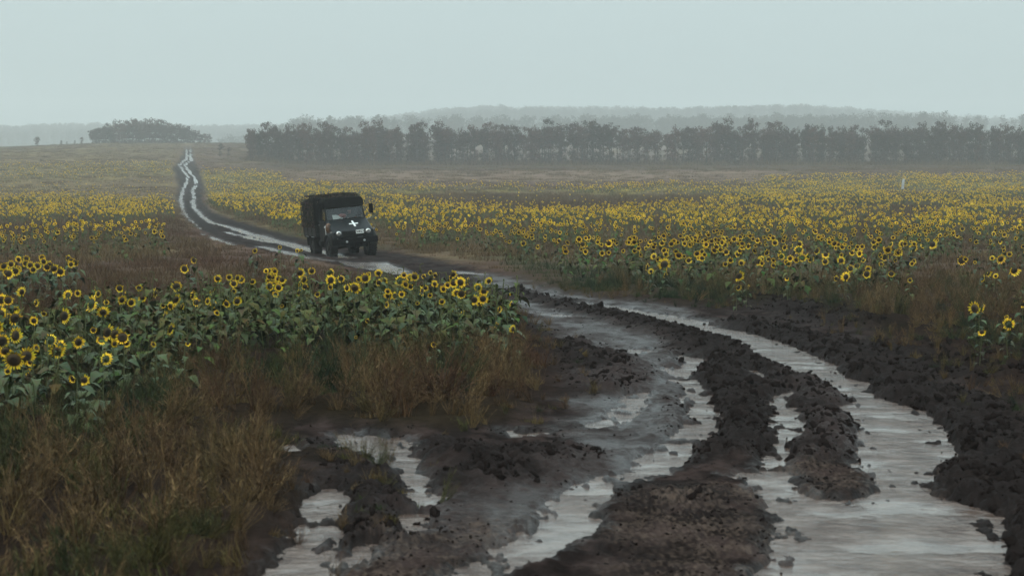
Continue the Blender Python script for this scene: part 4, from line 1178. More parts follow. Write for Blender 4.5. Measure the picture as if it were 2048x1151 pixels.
# copse on the left hilltop
for i in range(34):
    uu = 188 + (i + U(-.4, .4)) * 7.0; k = (uu - 180) / 240
    topv = np.interp(uu, [180, 195, 225, 260, 300, 340, 370, 395, 430], [262, 252, 245, 242, 240, 244, 250, 262, 273])
    Y = 900 + U(-12, 22) + 60 * max(0, k - .6)
    x = (uu - CX) / F * Y; zg = float(base_z(x, Y)); _, vb = project(x, Y, zg)
    hm = max(2.5, (float(vb) - topv) * Y / F) * U(.90, 1.06) * 1.22
    make_tree(x, Y, hm / 12.8, random.choice([0, 2, 4, 6]), 'misty %s oak in the hilltop copse, %s' % ('short' if hm < 8 else ('tall' if hm > 11 else 'middling'), 'at its steep left end' if uu < 215 else ('left of its highest point' if uu < 275 else ('under its highest point' if uu < 320 else ('sloping right part' if uu < 365 else 'by the road on the crest')))), 'trees of the hilltop copse', 1.35 if hm > 6 else 1.5, 'copse_tree', hm * .22)
for uu, hm, lb in ((77, 4.6, 'small lone tree on the hill at the far left of the copse'), (125, 2.3, 'low bush on the left skyline, second from the lone tree'), (136, 1.6, 'lowest bush on the left skyline between two others'),
                   (152, 2.0, 'flat low bush on the left skyline near the copse'), (166, 3.4, 'rounded bush on the skyline just left of the copse')):
    Y = 900; x = (uu - CX) / F * Y
    make_tree(x, Y, hm / 12.8, 0 if uu == 77 else 4, lb, None, 1.5, 'small_tree' if uu == 77 else 'bush', .2)
for uu, hm, Y, lb in ((441, 4.6, 640, 'yellowish bush standing on the slope left of the windbreak'), (458, 3.2, 650, 'smaller faint bush on the slope near the left end of the windbreak')):
    make_tree((uu - CX) / F * Y, Y, hm / 12.8, 3, lb, None, 1.3, 'bush', .2)
# far belts and wooded hills: woods that read as one mass
def woods(name, label, bands, seed):
    g = np.random.default_rng(seed); X, Y, S = [], [], []
    for (u0, u1, r0, r1, n, sm) in bands:
        u = g.uniform(u0, u1, n); r = g.uniform(r0, r1, n)
        X.append((u - CX) / F * r); Y.append(r); S.append(sm * g.uniform(.8, 1.12, n) * (1 + .12 * gnoise(u / 30, u * 0, 4)))
    X, Y, S = map(np.concatenate, (X, Y, S)); n = len(X)
    rot = np.zeros((n, 3)); rot[:, 2] = g.uniform(0, 6.3, n)
    ms = []
    for i in range(4):
        t, c = tree_meshes(12.5, 5.2, .18, 420, 90 + i, .75)
        add_mb(c, t, Matrix.Identity(4)); ms.append(c.mesh('far_tree', M_FCROWN))
    scatter(name, np.stack([X, Y, base_z(X, Y) - .2], 1), rot, np.stack([S * 1.15, S * 1.15, S], 1), g.integers(0, 4, n), g.uniform(0, 1, n), ms, label)
woods('far_windbreak', 'second belt of trees standing pale in the mist behind the windbreak', [(560, 1620, 1640, 1690, 300, 1.35), (1200, 2250, 1740, 1780, 200, 1.2), (1550, 1900, 1560, 1600, 90, 1.45), (440, 700, 1700, 1750, 70, 1.0)], 7)
woods('forest', 'wooded hills almost lost in the mist', [(-200, 2300, 2450, 3400, 5200, 1.3), (-200, 700, 2700, 3500, 900, 1.3)], 8)
def underbrush():
    g = np.random.default_rng(9); n = 1500
    u = g.uniform(492, 2250, n); r = g.uniform(588, 622, n); X = (u - CX) / F * r
    rot = np.zeros((n, 3)); rot[:, 2] = g.uniform(0, 6.3, n); S = g.uniform(1.6, 5.5, n)
    scatter('undergrowth', np.stack([X, r, base_z(X, r)], 1), rot, np.stack([S, S, S * .8], 1), g.integers(0, 3, n), g.uniform(.0, .5, n), FARP, 'dark undergrowth at the foot of the windbreak')
underbrush()

# ------------------------------------------------------------------ the truck
M_PAINT = simple('dark_green_army_paint', (.0065, .009, .008), .45, spec=.12, noise=.3, nscale=3, bump=.03, dirt=(.012, .011, .009))
M_PAINT2 = simple('bonnet_paint', (.008, .011, .012), .38, spec=.12, noise=.25, nscale=4, dirt=(.015, .015, .016))
M_BLACK = simple('black_underbody', (.004, .004, .004), .8, spec=.03, noise=.3, nscale=8)
M_RUBBER = simple('muddy_rubber', (.005, .0045, .0045), .8, spec=.03, noise=.4, nscale=7, bump=.15, dirt=(.012, .009, .008))
M_RIM = simple('rim_paint', (.018, .020, .018), .5, spec=.03, noise=.3, nscale=6, dirt=(.03, .024, .02))
M_CANVAS = simple('dark_canvas', (.007, .0075, .007), .85, spec=.03, noise=.4, nscale=5, bump=.3)
M_WHITE = simple('white_paint', (.75, .78, .76), .5, noise=.08, nscale=9)
M_LAMP = simple('lamp_chrome', (.62, .62, .60), .18, metal=.8)
M_LENS = simple('lamp_lens', (.16, .16, .155), .12)
M_GREY = simple('bare_metal', (.38, .40, .40), .45, metal=.3)
M_SEAT = simple('seat_cloth', (.02, .02, .02), .8, spec=.03)
M_MIRROR_REFLECTION = simple('mirror_field_reflection', (.10, .045, .015), .3, noise=.5, nscale=9, dirt=(.02, .012, .006))  # reflection of the sunflower field painted into the mirror's colour
M_NETM = plant_mat('camouflage_scraps', None, .9)
def glass_mat():
    m = bpy.data.materials.new('window_glass'); m.use_nodes = True
    n, l = m.node_tree.nodes, m.node_tree.links; n.clear()
    o = n.new('ShaderNodeOutputMaterial'); mx = n.new('ShaderNodeMixShader'); tr = n.new('ShaderNodeBsdfTransparent'); gl = n.new('ShaderNodeBsdfGlossy'); fr = n.new('ShaderNodeFresnel')
    tr.inputs[0].default_value = (.62, .66, .66, 1); gl.inputs['Roughness'].default_value = .06; gl.inputs['Color'].default_value = (.9, .93, .95, 1); fr.inputs[0].default_value = 1.5
    l.new(fr.outputs[0], mx.inputs[0]); l.new(tr.outputs[0], mx.inputs[1]); l.new(gl.outputs[0], mx.inputs[2]); l.new(mx.outputs[0], o.inputs[0])
    return m
M_GLASS = glass_mat()

def bm_obj(name, bm, mt, parent=None, smooth=False, bevel=0.0):
    if bevel: bmesh.ops.bevel(bm, geom=[e for e in bm.edges if len(e.link_faces) == 2 and e.calc_face_angle(0) > .5], offset=bevel, segments=2, affect='EDGES', profile=.6)
    bmesh.ops.recalc_face_normals(bm, faces=bm.faces)
    me = bpy.data.meshes.new(name); bm.to_mesh(me); bm.free()
    for q in (mt if isinstance(mt, (list, tuple)) else [mt]): me.materials.append(q)
    if smooth: me.polygons.foreach_set('use_smooth', np.ones(len(me.polygons), bool))
    return link(name, me, parent)

def box(bm, c, s, rot=None):
    M = Matrix.Translation(c) @ (rot.to_matrix().to_4x4() if rot else Matrix.Identity(4)) @ Matrix.Diagonal((*s, 1))
    return bmesh.ops.create_cube(bm, size=1, matrix=M)['verts']

def prism(bm, prof, x0, x1, fx=None):
    """profile in (y, z) extruded along x; fx(side, i) may inset each corner"""
    n = len(prof); a = []; b = []
    for i, (y, z) in enumerate(prof):
        ins = fx(i) if fx else 0
        a.append(bm.verts.new((x0 + ins, y, z))); b.append(bm.verts.new((x1 - ins, y, z)))
    bm.faces.new(a); bm.faces.new(b[::-1])
    for i in range(n): bm.faces.new((a[i], b[i], b[(i + 1) % n], a[(i + 1) % n]))

def cyl(bm, c, r, d, axis='X', n=24, r2=None):
    rot = {'X': Matrix.Rotation(PI / 2, 4, 'Y'), 'Y': Matrix.Rotation(PI / 2, 4, 'X'), 'Z': Matrix.Identity(4)}[axis]
    bmesh.ops.create_cone(bm, cap_ends=True, segments=n, radius1=r, radius2=r if r2 is None else r2, depth=d, matrix=Matrix.Translation(c) @ rot)

def rod(name, pts, r, mt, parent, n=6):
    b = MB(); b.tube(pts, r, n, cap=True)
    me = bpy.data.meshes.new(name); me.from_pydata(b.v, [], b.f); me.materials.append(mt); me.update()
    return link(name, me, parent)

def build_truck():
    random.seed(3)
    T = bpy.data.objects.new('army_truck', None); COL.objects.link(T)
    tag(T, 'dark green army truck with netted canvas back and white cross driving on the muddy road', 'truck')
    W = 2.12
    # chassis and axles
    bm = bmesh.new()
    for sx in (-.42, .42): box(bm, (sx, .1, .72), (.12, 4.9, .16))
    for y in (-2.1, -.6, .9, 2.3): box(bm, (0, y, .72), (.9, .1, .12))
    box(bm, (0, -1.2, .86), (.7, 1.0, .42)); bm_obj('chassis', bm, M_BLACK, T, bevel=.01)
    for y in (-1.6, 1.6):
        bm = bmesh.new(); cyl(bm, (0, y, .56), .075, 1.7, 'X', 12); bmesh.ops.create_uvsphere(bm, u_segments=14, v_segments=8, radius=.19, matrix=Matrix.Translation((.12, y, .58)))
        for sx in (-.8, .8): cyl(bm, (sx, y, .60), .15, .18, 'X', 14)
        bm_obj('axle', bm, M_BLACK, T, True)
    bm = bmesh.new(); cyl(bm, (-.86, .05, .72), .19, .85, 'Y', 18); bm_obj('fuel_tank', bm, M_BLACK, T, True)
    bm = bmesh.new(); box(bm, (.86, .1, .74), (.36, .8, .36)); bm_obj('battery_box', bm, M_BLACK, T, bevel=.02)
    # wheels
    def wheel_mesh():
        prof = [(.30, -.15), (.38, -.175), (.50, -.18), (.555, -.15), (.56, 0), (.555, .15), (.50, .18), (.38, .175), (.30, .15)]
        b = MB(); n = 36
        for i in range(n):
            a = 2 * PI * i / n
            for (r, x) in prof: b.v.append((x, r * math.cos(a), r * math.sin(a))); b.c.append((1, 1, 1))
        m = len(prof)
        for i in range(n):
            for k in range(m - 1):
                a, c = i * m + k, ((i + 1) % n) * m + k; b.f.append((a, c, c + 1, a + 1)); b.mi.append(0)
        bm = bmesh.new(); me = bpy.data.meshes.new('tyre'); me.from_pydata(b.v, [], b.f); bm.from_mesh(me)
        for i in range(26):                                   # chevron lugs
            for s in (-1, 1):
                a = 2 * PI * (i + (.5 if s > 0 else 0)) / 26
                M = Matrix.Rotation(a, 4, 'X') @ Matrix.Translation((s * .095, 0, .572)) @ Matrix.Rotation(s * .45, 4, 'Z') @ Matrix.Diagonal((.17, .055, .05, 1))
                bmesh.ops.create_cube(bm, size=1, matrix=M)
        bmesh.ops.recalc_face_normals(bm, faces=bm.faces)
        bm.to_mesh(me); bm.free(); me.materials.append(M_RUBBER)
        bm = bmesh.new()
        for s in (-1, 1):
            cyl(bm, (s * .10, 0, 0), .31, .05, 'X', 28); cyl(bm, (s * .145, 0, 0), .12, .10, 'X', 18, .12)
            for k in range(6):
                a = PI * k / 3; cyl(bm, (s * .13, .19 * math.cos(a), .19 * math.sin(a)), .03, .02, 'X', 8)
        rim = bpy.data.meshes.new('rim'); bm.to_mesh(rim); bm.free(); rim.materials.append(M_RIM)
        return me, rim
    tm, rm_ = wheel_mesh()
    for x in (-.93, .93):
        for y in (-1.6, 1.6):
            w = bpy.data.objects.new('wheel', None); COL.objects.link(w); w.parent = T
            w.location = (x, y, .555); w.rotation_euler = (U(0, 6), 0, -.06 if y < 0 else 0); w.rotation_mode = 'ZXY'
            link('tyre', tm, w); link('rim', rm_, w)
    # front: bonnet sloping up to the windscreen, grille panel below
    bm = bmesh.new()
    prof = [(-2.32, 1.02), (-2.36, 1.28), (-2.33, 1.34), (-2.25, 1.38), (-1.28, 1.80), (-1.10, 1.82), (-1.10, 1.02)]
    prism(bm, prof, -.99, .99, lambda i: .10 if i in (2, 3) else (.07 if i == 4 else .02)); bonnet = bm_obj('bonnet', bm, M_PAINT2, T, bevel=.035)
    # white cross painted on the bonnet (flat print, lies on the slope)
    up = (Vector((0, -1.28, 1.80)) - Vector((0, -2.25, 1.38))).normalized(); nrm = Vector((1, 0, 0)).cross(up).normalized()
    bm = bmesh.new()
    c0 = Vector((.20, -1.72, 1.38 + .53 * .42 / .97)) + nrm * .006
    for (hx, hy) in ((.22, .048), (.046, .31)):
        vs = [bm.verts.new(c0 + Vector((1, 0, 0)) * a * hx + up * b * hy + nrm * (.0 if hx > .1 else .003) ) for a, b in ((-1, -1), (1, -1), (1, 1), (-1, 1))]
        bm.faces.new(vs)
    cr = bm_obj('white_cross', bm, M_WHITE, bonnet)
    bm = bmesh.new()                                        # bonnet centre ridge and side louvres
    box(bm, (-.25, -1.76, 1.38 + .49 * .42 / .97), (.02, .9, .012), Euler((math.atan2(.42, .97), 0, 0))); bm_obj('bonnet_seam', bm, M_PAINT, bonnet)
    bm = bmesh.new(); box(bm, (0, -2.35, 1.17), (1.14, .03, .26)); g = bm_obj('grille', bm, M_BLACK, T, bevel=.01)
    for k in range(6):
        bm = bmesh.new(); box(bm, (0, -2.372, 1.07 + k * .042), (1.08, .02, .016)); bm_obj('grille_bar', bm, M_PAINT, g)
    # bumper, step, hooks
    bm = bmesh.new(); prism(bm, [(-2.58, .72), (-2.60, .78), (-2.60, .96), (-2.55, 1.0), (-2.42, 1.0), (-2.42, .72)], -1.08, 1.08, lambda i: 0); bp = bm_obj('bumper', bm, M_BLACK, T, bevel=.02)
    for x in (-.42, .42):
        bm = bmesh.new(); bmesh.ops.create_cone(bm, segments=12, radius1=.05, radius2=.05, depth=.05, cap_ends=True, matrix=Matrix.Translation((x, -2.63, .84)) @ Matrix.Rotation(PI / 2, 4, 'X')); bm_obj('tow_hook', bm, M_GREY, bp)
    # headlights
    for x in (-.72, .70):
        bm = bmesh.new(); cyl(bm, (x, -2.36, 1.23), .125, .10, 'Y', 28); h = bm_obj('headlight', bm, M_LAMP, T, True)
        bm = bmesh.new(); cyl(bm, (x, -2.415, 1.23), .078, .012, 'Y', 24); cyl(bm, (x, -2.424, 1.23), .035, .014, 'Y', 16); bm_obj('lens', bm, M_LENS, h)
    # number plate
    bm = bmesh.new(); box(bm, (.30, -2.395, 1.25), (.38, .014, .17)); pl = bm_obj('number_plate', bm, M_WHITE, T, bevel=.004)
    fc = bpy.data.curves.new('lettering', 'FONT'); fc.body = '50823'; fc.size = .145; fc.align_x = 'CENTER'; fc.align_y = 'CENTER'; fc.extrude = .001; fc.offset = .004
    fo = bpy.data.objects.new('tmp', fc); COL.objects.link(fo)
    dg = bpy.context.evaluated_depsgraph_get(); fm = bpy.data.meshes.new_from_object(fo.evaluated_get(dg)); bpy.data.objects.remove(fo)
    fm.materials.clear(); fm.materials.append(M_BLACK)
    ft = link('lettering', fm, pl, (.30, -2.405, 1.25)); ft.rotation_euler = (PI / 2, 0, 0)
    # fenders
    for s in (-1, 1):
        b = MB(); n = 12; vs, fs = [], []
        for i in range(n + 1):
            a = PI * (.0 + i / n); y = -1.6 + .70 * math.cos(a); z = .60 + .66 * math.sin(a) ** .8 if 0 < i < n else .62
            for x in (s * .78, s * 1.10, s * 1.12):
                vs.append((x, y, z - (.05 if x == s * 1.12 else 0)))
        for i in range(n):
            for k in range(2): fs.append((i * 3 + k, i * 3 + k + 1, i * 3 + k + 4, i * 3 + k + 3))
        b.add(vs, fs); me = bpy.data.meshes.new('fender'); me.from_pydata(b.v, [], b.f); me.materials.append(M_PAINT); o = link('fender', me, T)
        sm = o.modifiers.new('thick', 'SOLIDIFY'); sm.thickness = .025
        bm = bmesh.new(); box(bm, (s * 1.03, -2.2, 1.32), (.10, .08, .08)); bm_obj('side_lamp', bm, M_LENS, T, bevel=.012)
    # cab: body sides, doors with windows, windscreen in its frame
    bm = bmesh.new()
    prism(bm, [(-1.12, 1.02), (-1.12, 1.80), (.22, 1.80), (.22, .85), (-.55, .85)], -1.0, -.96)
    prism(bm, [(-1.12, 1.02), (-1.12, 1.80), (.22, 1.80), (.22, .85), (-.55, .85)], .96, 1.0)
    box(bm, (0, .20, 1.6), (1.92, .04, 1.5)); box(bm, (0, -.45, .88), (1.92, 1.34, .05)); box(bm, (0, -1.13, 1.5), (1.92, .03, .6))
    cab = bm_obj('cab_body', bm, M_PAINT, T, bevel=.008)
    wy0, wz0, wy1, wz1 = -1.10, 1.83, -.88, 2.42
    wn_ = Vector((0, wy1 - wy0, wz1 - wz0)).normalized()
    fr = MB()
    def bar(p, q, r=.035): fr.tube([p, q], r, 5, cap=True)
    bar((-.93, wy0, wz0), (-.90, wy1, wz1), .045); bar((.93, wy0, wz0), (.90, wy1, wz1), .045); bar((-.93, wy0, wz0), (.93, wy0, wz0)); bar((-.92, wy1, wz1), (.92, wy1, wz1), .04)
    bar((-.95, .18, 1.8), (-.93, .18, 2.5)); bar((.95, .18, 1.8), (.93, .18, 2.5)); bar((-.92, wy1, wz1), (-.93, .18, 2.5)); bar((.92, wy1, wz1), (.93, .18, 2.5))
    me = bpy.data.meshes.new('windscreen_frame'); me.from_pydata(fr.v, [], fr.f); me.materials.append(M_PAINT); wf = link('windscreen_frame', me, T)
    bm = bmesh.new(); vs = [bm.verts.new(p) for p in ((-.89, wy0 + .01, wz0 + .03), (.89, wy0 + .01, wz0 + .03), (.87, wy1 + .01, wz1 - .03), (-.87, wy1 + .01, wz1 - .03))]; bm.faces.new(vs); bm_obj('windscreen', bm, M_GLASS, wf)
    for x in (-.35, .38):
        rod('wiper', [(x, wy0 - .03, wz0 + .02), (x + .28, wy0 + .02, wz0 + .14), (x + .50, wy0 + .045, wz0 + .20)], [.009, .008, .006], M_BLACK, wf)
    for s in (-1, 1):
        bm = bmesh.new(); prism(bm, [(-.98, 1.04), (-.98, 1.79), (.12, 1.79), (.12, 1.04)], s * 1.002, s * 1.03); d = bm_obj('door', bm, M_PAINT, T, bevel=.01)
        bm = bmesh.new(); vs = [bm.verts.new(p) for p in ((s * .975, -.98, 1.84), (s * .975, .13, 1.84), (s * .945, .13, 2.42), (s * .94, -.80, 2.42))]; bm.faces.new(vs); bm_obj('side_window', bm, M_GLASS, d)
        rod('handle', [(s * 1.05, -.05, 1.62), (s * 1.05, .07, 1.62)], .014, M_GREY, d)
    # canvas top of the cab
    def arch(y, hw, z0, z1, rad=.30, n=7):
        pts = [(-hw, y, z0)]
        for i in range(n): a = PI - PI / 2 * i / (n - 1); pts.append((-hw + rad + rad * math.cos(a), y, z1 - rad + rad * math.sin(a)))
        for i in range(n): a = PI / 2 - PI / 2 * i / (n - 1); pts.append((hw - rad + rad * math.cos(a), y, z1 - rad + rad * math.sin(a)))
        pts.append((hw, y, z0)); return pts
    def loft(name, secs, mt, parent, ends=True, lump=0.0, sub=5):
        P = [np.array(q) for q in secs]; rows = []
        for a, b in zip(P[:-1], P[1:]):
            for k in range(sub): rows.append(a + (b - a) * k / sub)
        rows.append(P[-1]); m = len(rows[0]); V = np.concatenate(rows)
        if lump:
            nn = fbm(V[:, 0] * 3 + V[:, 2] * 2.3, V[:, 1] * 3 - V[:, 2] * 1.1, 3, 77)
            ctr = V.mean(0); dr = V - ctr; dr[:, 1] = 0; dr /= np.linalg.norm(dr, axis=1)[:, None] + 1e-6
            V = V + dr * nn[:, None] * lump
        fs = []
        for i in range(len(rows) - 1):
            for k in range(m - 1): fs.append((i * m + k, i * m + k + 1, (i + 1) * m + k + 1, (i + 1) * m + k))
        if ends: fs.append(tuple(range(m))); fs.append(tuple((len(rows) - 1) * m + k for k in range(m))[::-1])
        me = bpy.data.meshes.new(name); me.from_pydata([tuple(p) for p in V], [], fs); me.materials.append(mt); me.update()
        return link(name, me, parent), V
    ct, _ = loft('cab_canvas_top', [arch(-.97, .96, 2.47, 2.83, .20), arch(-.60, .97, 2.45, 2.86, .22), arch(.16, .97, 2.45, 2.84, .22)], M_CANVAS, T, True, .02)
    for s in (-1, 1):
        bm = bmesh.new(); box(bm, (s * .965, .14, 2.15), (.02, .10, .66)); box(bm, (s * .955, -.4, 2.46), (.03, 1.12, .10)); bm_obj('canvas_flap', bm, M_CANVAS, ct)
    # cargo bed with boards and hoops under the cover
    bed = bpy.data.objects.new('cargo_bed', None)
    bm = bmesh.new(); box(bm, (0, 1.62, 1.02), (2.26, 2.62, .08)); bed = bm_obj('cargo_bed', bm, M_BLACK, T, bevel=.01)
    for s in (-1, 1):
        for k in range(4):
            bm = bmesh.new(); box(bm, (s * 1.145, 1.62, 1.13 + k * .135), (.03, 2.62, .125)); bm_obj('side_board', bm, M_PAINT, bed, bevel=.008)
        for y in (.36, 1.2, 2.04, 2.88):
            bm = bmesh.new(); box(bm, (s * 1.168, y, 1.33), (.03, .07, .56)); bm_obj('stake', bm, M_PAINT, bed, bevel=.006)
        for y in (1.05, 2.25):
            bm = bmesh.new(); box(bm, (s * 1.172, y, 1.035), (.012, .62, .022)); bm_obj('reflector_strip', bm, M_GREY, bed)
    for y in (.33, 2.91):
        for k in range(4):
            bm = bmesh.new(); box(bm, (0, y, 1.13 + k * .135), (2.24, .03, .125)); bm_obj('end_board', bm, M_PAINT, bed, bevel=.008)
    for x in (-.8, .8):
        bm = bmesh.new(); box(bm, (x * 1.18, 2.45, .80), (.40, .02, .42)); bm_obj('mud_flap', bm, M_RUBBER, bed)
    for s in (-1, 1):   # rear wheel guards
        bm = bmesh.new(); box(bm, (s * .96, 1.6, 1.0 - .03), (.36, 1.3, .03)); bm_obj('wheel_guard', bm, M_BLACK, bed)
    cov, CV = loft('canvas_cover', [arch(.28, 1.13, 1.62, 2.84, .26), arch(.9, 1.15, 1.62, 2.90, .30), arch(1.6, 1.15, 1.60, 2.90, .28), arch(2.3, 1.15, 1.60, 2.88, .30), arch(2.95, 1.13, 1.60, 2.80, .34)], M_CANVAS, T, True, .05)
    # camouflage net with its scraps draped over the cover
    b = MB(); cols = [(.060, .044, .034), (.030, .024, .020), (.016, .018, .012), (.085, .062, .050), (.010, .009, .009), (.034, .034, .022)]
    def scrap(p, n, c):
        n = n.normalized(); a = n.cross(Vector((U(-1, 1), U(-1, 1), U(-1, 1)))).normalized(); t = n.cross(a); s = U(.03, .085)
        q = p + n * U(.005, .05)
        b.add([q - a * s, q - t * s * .6 + n * U(0, .03), q + a * s, q + t * s * .6 + n * U(0, .03)], [(0, 1, 2, 3)], tuple(k * U(.7, 1.35) for k in c))
    for i in range(5200):
        y = U(.2, 3.0) if U(0, 1) < .82 else U(-.95, .3); side = U(0, 1)
        hw, zt = (1.16, 2.92) if y > .28 else (.98, 2.87)
        if side < .46: p, n = Vector((U(-hw + .15, hw - .15), y, zt + .02 * math.sin(y * 5))), Vector((0, 0, 1))
        elif side < .52:
            sg = random.choice((-1, 1)); a = U(0, PI / 2); p, n = Vector((sg * (hw - .26 + .27 * math.cos(a)), y, zt - .27 + .27 * math.sin(a))), Vector((sg * math.cos(a), 0, math.sin(a)))
        elif y > .28: sg = -1 if side < .80 else 1; z = U(1.62, zt - .2); p, n = Vector((sg * (hw + .012), y, z)), Vector((sg, 0, 0))
        elif y < 0: continue
        else: continue
        g = float(gnoise(np.array([p.y * 1.7 + 5]), np.array([p.z * 2.1 + p.x * 1.3]), 33)[0])
        scrap(p, n, cols[int((g * 1.6 + 1) * 3 + U(-1, 1)) % 6])
    for i in range(500):
        scrap(Vector((U(-1.1, 1.1), 2.97, U(1.5, 2.75))), Vector((0, 1, 0)), cols[random.randrange(6)])
    for i in range(260):   # ragged lower hem
        scrap(Vector((-1.17 - U(0, .02), U(.3, 2.95), U(1.50, 1.62))), Vector((-1, 0, 0)), cols[random.randrange(6)])
    nt = link('camouflage_net', b.mesh('camouflage_net', M_NETM), T); nt['kind'] = 'stuff'
    # mirrors
    rod('mirror_arm', [(1.0, -1.0, 1.72), (1.20, -1.12, 1.80), (1.24, -1.12, 2.30)], .013, M_GREY, T)
    bm = bmesh.new(); box(bm, (1.26, -1.14, 2.23), (.20, .06, .46)); bm_obj('side_mirror', bm, M_BLACK, T, bevel=.02)
    ma = rod('mirror_arm', [(-1.0, -1.20, 1.30), (-1.10, -1.40, 1.34), (-1.10, -1.42, 1.64)], .016, M_GREY, T)
    bm = bmesh.new(); bmesh.ops.create_uvsphere(bm, u_segments=18, v_segments=12, radius=1, matrix=Matrix.Translation((-1.0, -1.62, 1.50)) @ Matrix.Diagonal((.15, .07, .24, 1))); rmr = bm_obj('round_mirror', bm, M_MIRROR_REFLECTION, T, True)
    rod('marker_rod', [(-1.12, -1.50, 1.20), (-1.13, -1.50, 1.58)], .014, M_WHITE, T)
    rod('marker_rod', [(-1.18, -1.50, 1.56), (-1.06, -1.50, 1.575)], .022, M_WHITE, T)
    rod('exhaust_stack', [(.98, .24, 1.1), (1.0, .24, 2.5)], .05, M_BLACK, T, 10)
    # inside: dashboard, wheel, seats
    bm = bmesh.new(); box(bm, (0, -.98, 1.72), (1.86, .30, .16)); bm_obj('dashboard', bm, M_BLACK, T, bevel=.03)
    bm = bmesh.new()
    for i in range(20):
        a0 = 2 * PI * i / 20; cyl(bm, (.45 + .2 * math.cos(a0), -.74 + .07 * math.sin(a0), 1.86 + .19 * math.sin(a0)), .017, .07, 'Y', 6)
    bm_obj('steering_wheel', bm, M_BLACK, T)
    for x in (-.45, .45):
        bm = bmesh.new(); box(bm, (x, -.22, 1.38), (.50, .48, .14)); box(bm, (x, .02, 1.72), (.50, .12, .62)); bm_obj('seat', bm, M_SEAT, T, bevel=.03)
    return T

TRUCK = build_truck()
TX, TY = to_ground(690, 506)[0], 95.3
TX = (687 - CX) / F * TY
TZ = float(base_z(TX, TY))
TRUCK.location = (TX, TY, TZ - .06)
TRUCK.rotation_mode = 'XYZ'
TM = Matrix.Translation((TX, TY, TZ - .10)) @ Matrix.Rotation(R(19), 4, 'Z') @ Matrix.Rotation(R(-5.0), 4, 'Y') @ Matrix.Rotation(R(-.8), 4, 'X')
TRUCK.matrix_world = TM

# ------------------------------------------------------------------ the driver behind the windscreen
def build_driver():
    M_CLOTH = simple('field_jacket', (.030, .032, .020), .85); M_SKIN = simple('skin', (.36, .17, .12), .5); M_HAIR = simple('dark_hair', (.02, .014, .010), .8)
    # pelvis first; a seated figure, hands on the wheel
    J = [('pel', None, (0, 0, 0), .15), ('bel', 'pel', (0, .01, .16), .15), ('chest', 'bel', (0, .0, .36), .17), ('nk0', 'chest', (0, -.01, .50), .085), ('nk', 'nk0', (0, -.02, .57), .058),
         ('hd', 'nk', (0, -.035, .66), .082), ('hd2', 'hd', (0, -.03, .76), .088), ('hd3', 'hd2', (0, -.02, .82), .055), ('nose', 'hd', (0, -.125, .69), .018)]
    for s, k in ((-1, 'a'), (1, 'b')):
        J += [('sh' + k, 'chest', (s * .20, 0, .44), .072), ('el' + k, 'sh' + k, (s * .29, -.17, .24), .048), ('wr' + k, 'el' + k, (s * .20, -.40, .33), .032), ('pm' + k, 'wr' + k, (s * .19, -.46, .35), .034),
              ('hp' + k, 'pel', (s * .11, -.03, -.02), .10), ('kn' + k, 'hp' + k, (s * .17, -.44, .02), .068), ('an' + k, 'kn' + k, (s * .17, -.55, -.38), .045), ('to' + k, 'an' + k, (s * .17, -.70, -.42), .04)]
        for q in range(4): J += [('f%d%s' % (q, k), 'pm' + k, (s * (.19 - .03 + q * .02), -.50, .365), .010), ('g%d%s' % (q, k), 'f%d%s' % (q, k), (s * (.19 - .03 + q * .02), -.515, .335), .009)]
        J += [('t1' + k, 'pm' + k, (s * .15, -.45, .375), .011)]
    idx = {j[0]: i for i, j in enumerate(J)}
    me = bpy.data.meshes.new('person'); me.from_pydata([j[2] for j in J], [(idx[j[1]], idx[j[0]]) for j in J if j[1]], []); me.update()
    o = link('tmp_person', me)
    sk = o.modifiers.new('skin', 'SKIN'); sk.use_smooth_shade = True
    for i, j in enumerate(J):
        me.skin_vertices[0].data[i].radius = (j[3], j[3]); me.skin_vertices[0].data[i].use_root = (i == 0)
    sb = o.modifiers.new('sub', 'SUBSURF'); sb.levels = sb.render_levels = 2
    dg = bpy.context.evaluated_depsgraph_get(); fm = bpy.data.meshes.new_from_object(o.evaluated_get(dg)); bpy.data.objects.remove(o)
    fm.materials.clear(); fm.materials.append(M_CLOTH); fm.materials.append(M_SKIN)
    for p in fm.polygons:
        c = p.center; skin = c.z > .545 or c.y < -.415 and c.z > .2
        p.material_index = 1 if skin else 0; p.use_smooth = True
    fm.name = 'person'
    P = bpy.data.objects.new('person', fm); COL.objects.link(P)
    tag(P, 'driver in a dark jacket seated behind the truck windscreen with hands on the wheel', 'person')
    P.matrix_world = TM @ Matrix.Translation((.45, -.12, 1.53)) @ Matrix.Scale(.92, 4)
    bm = bmesh.new(); bmesh.ops.create_uvsphere(bm, u_segments=16, v_segments=10, radius=1, matrix=Matrix.Translation((0, -.005, .775)) @ Matrix.Diagonal((.105, .12, .095, 1)))
    bmesh.ops.delete(bm, geom=[v for v in bm.verts if v.co.z < .745 and v.co.y < .02], context='VERTS')
    bm_obj('hair', bm, M_HAIR, P, True)
    for s in (-1, 1):
        bm = bmesh.new(); bmesh.ops.create_uvsphere(bm, u_segments=8, v_segments=6, radius=.013, matrix=Matrix.Translation((s * .034, -.108, .725))); bm_obj('eye', bm, M_HAIR, P, True)
        bm = bmesh.new(); bmesh.ops.create_uvsphere(bm, u_segments=8, v_segments=6, radius=1, matrix=Matrix.Translation((s * .092, -.02, .70)) @ Matrix.Diagonal((.014, .022, .034, 1))); bm_obj('ear', bm, M_SKIN, P, True)
    bm = bmesh.new(); box(bm, (0, -.113, .655), (.05, .012, .010)); bm_obj('mouth', bm, simple('lips', (.25, .08, .07), .5), P)
build_driver()
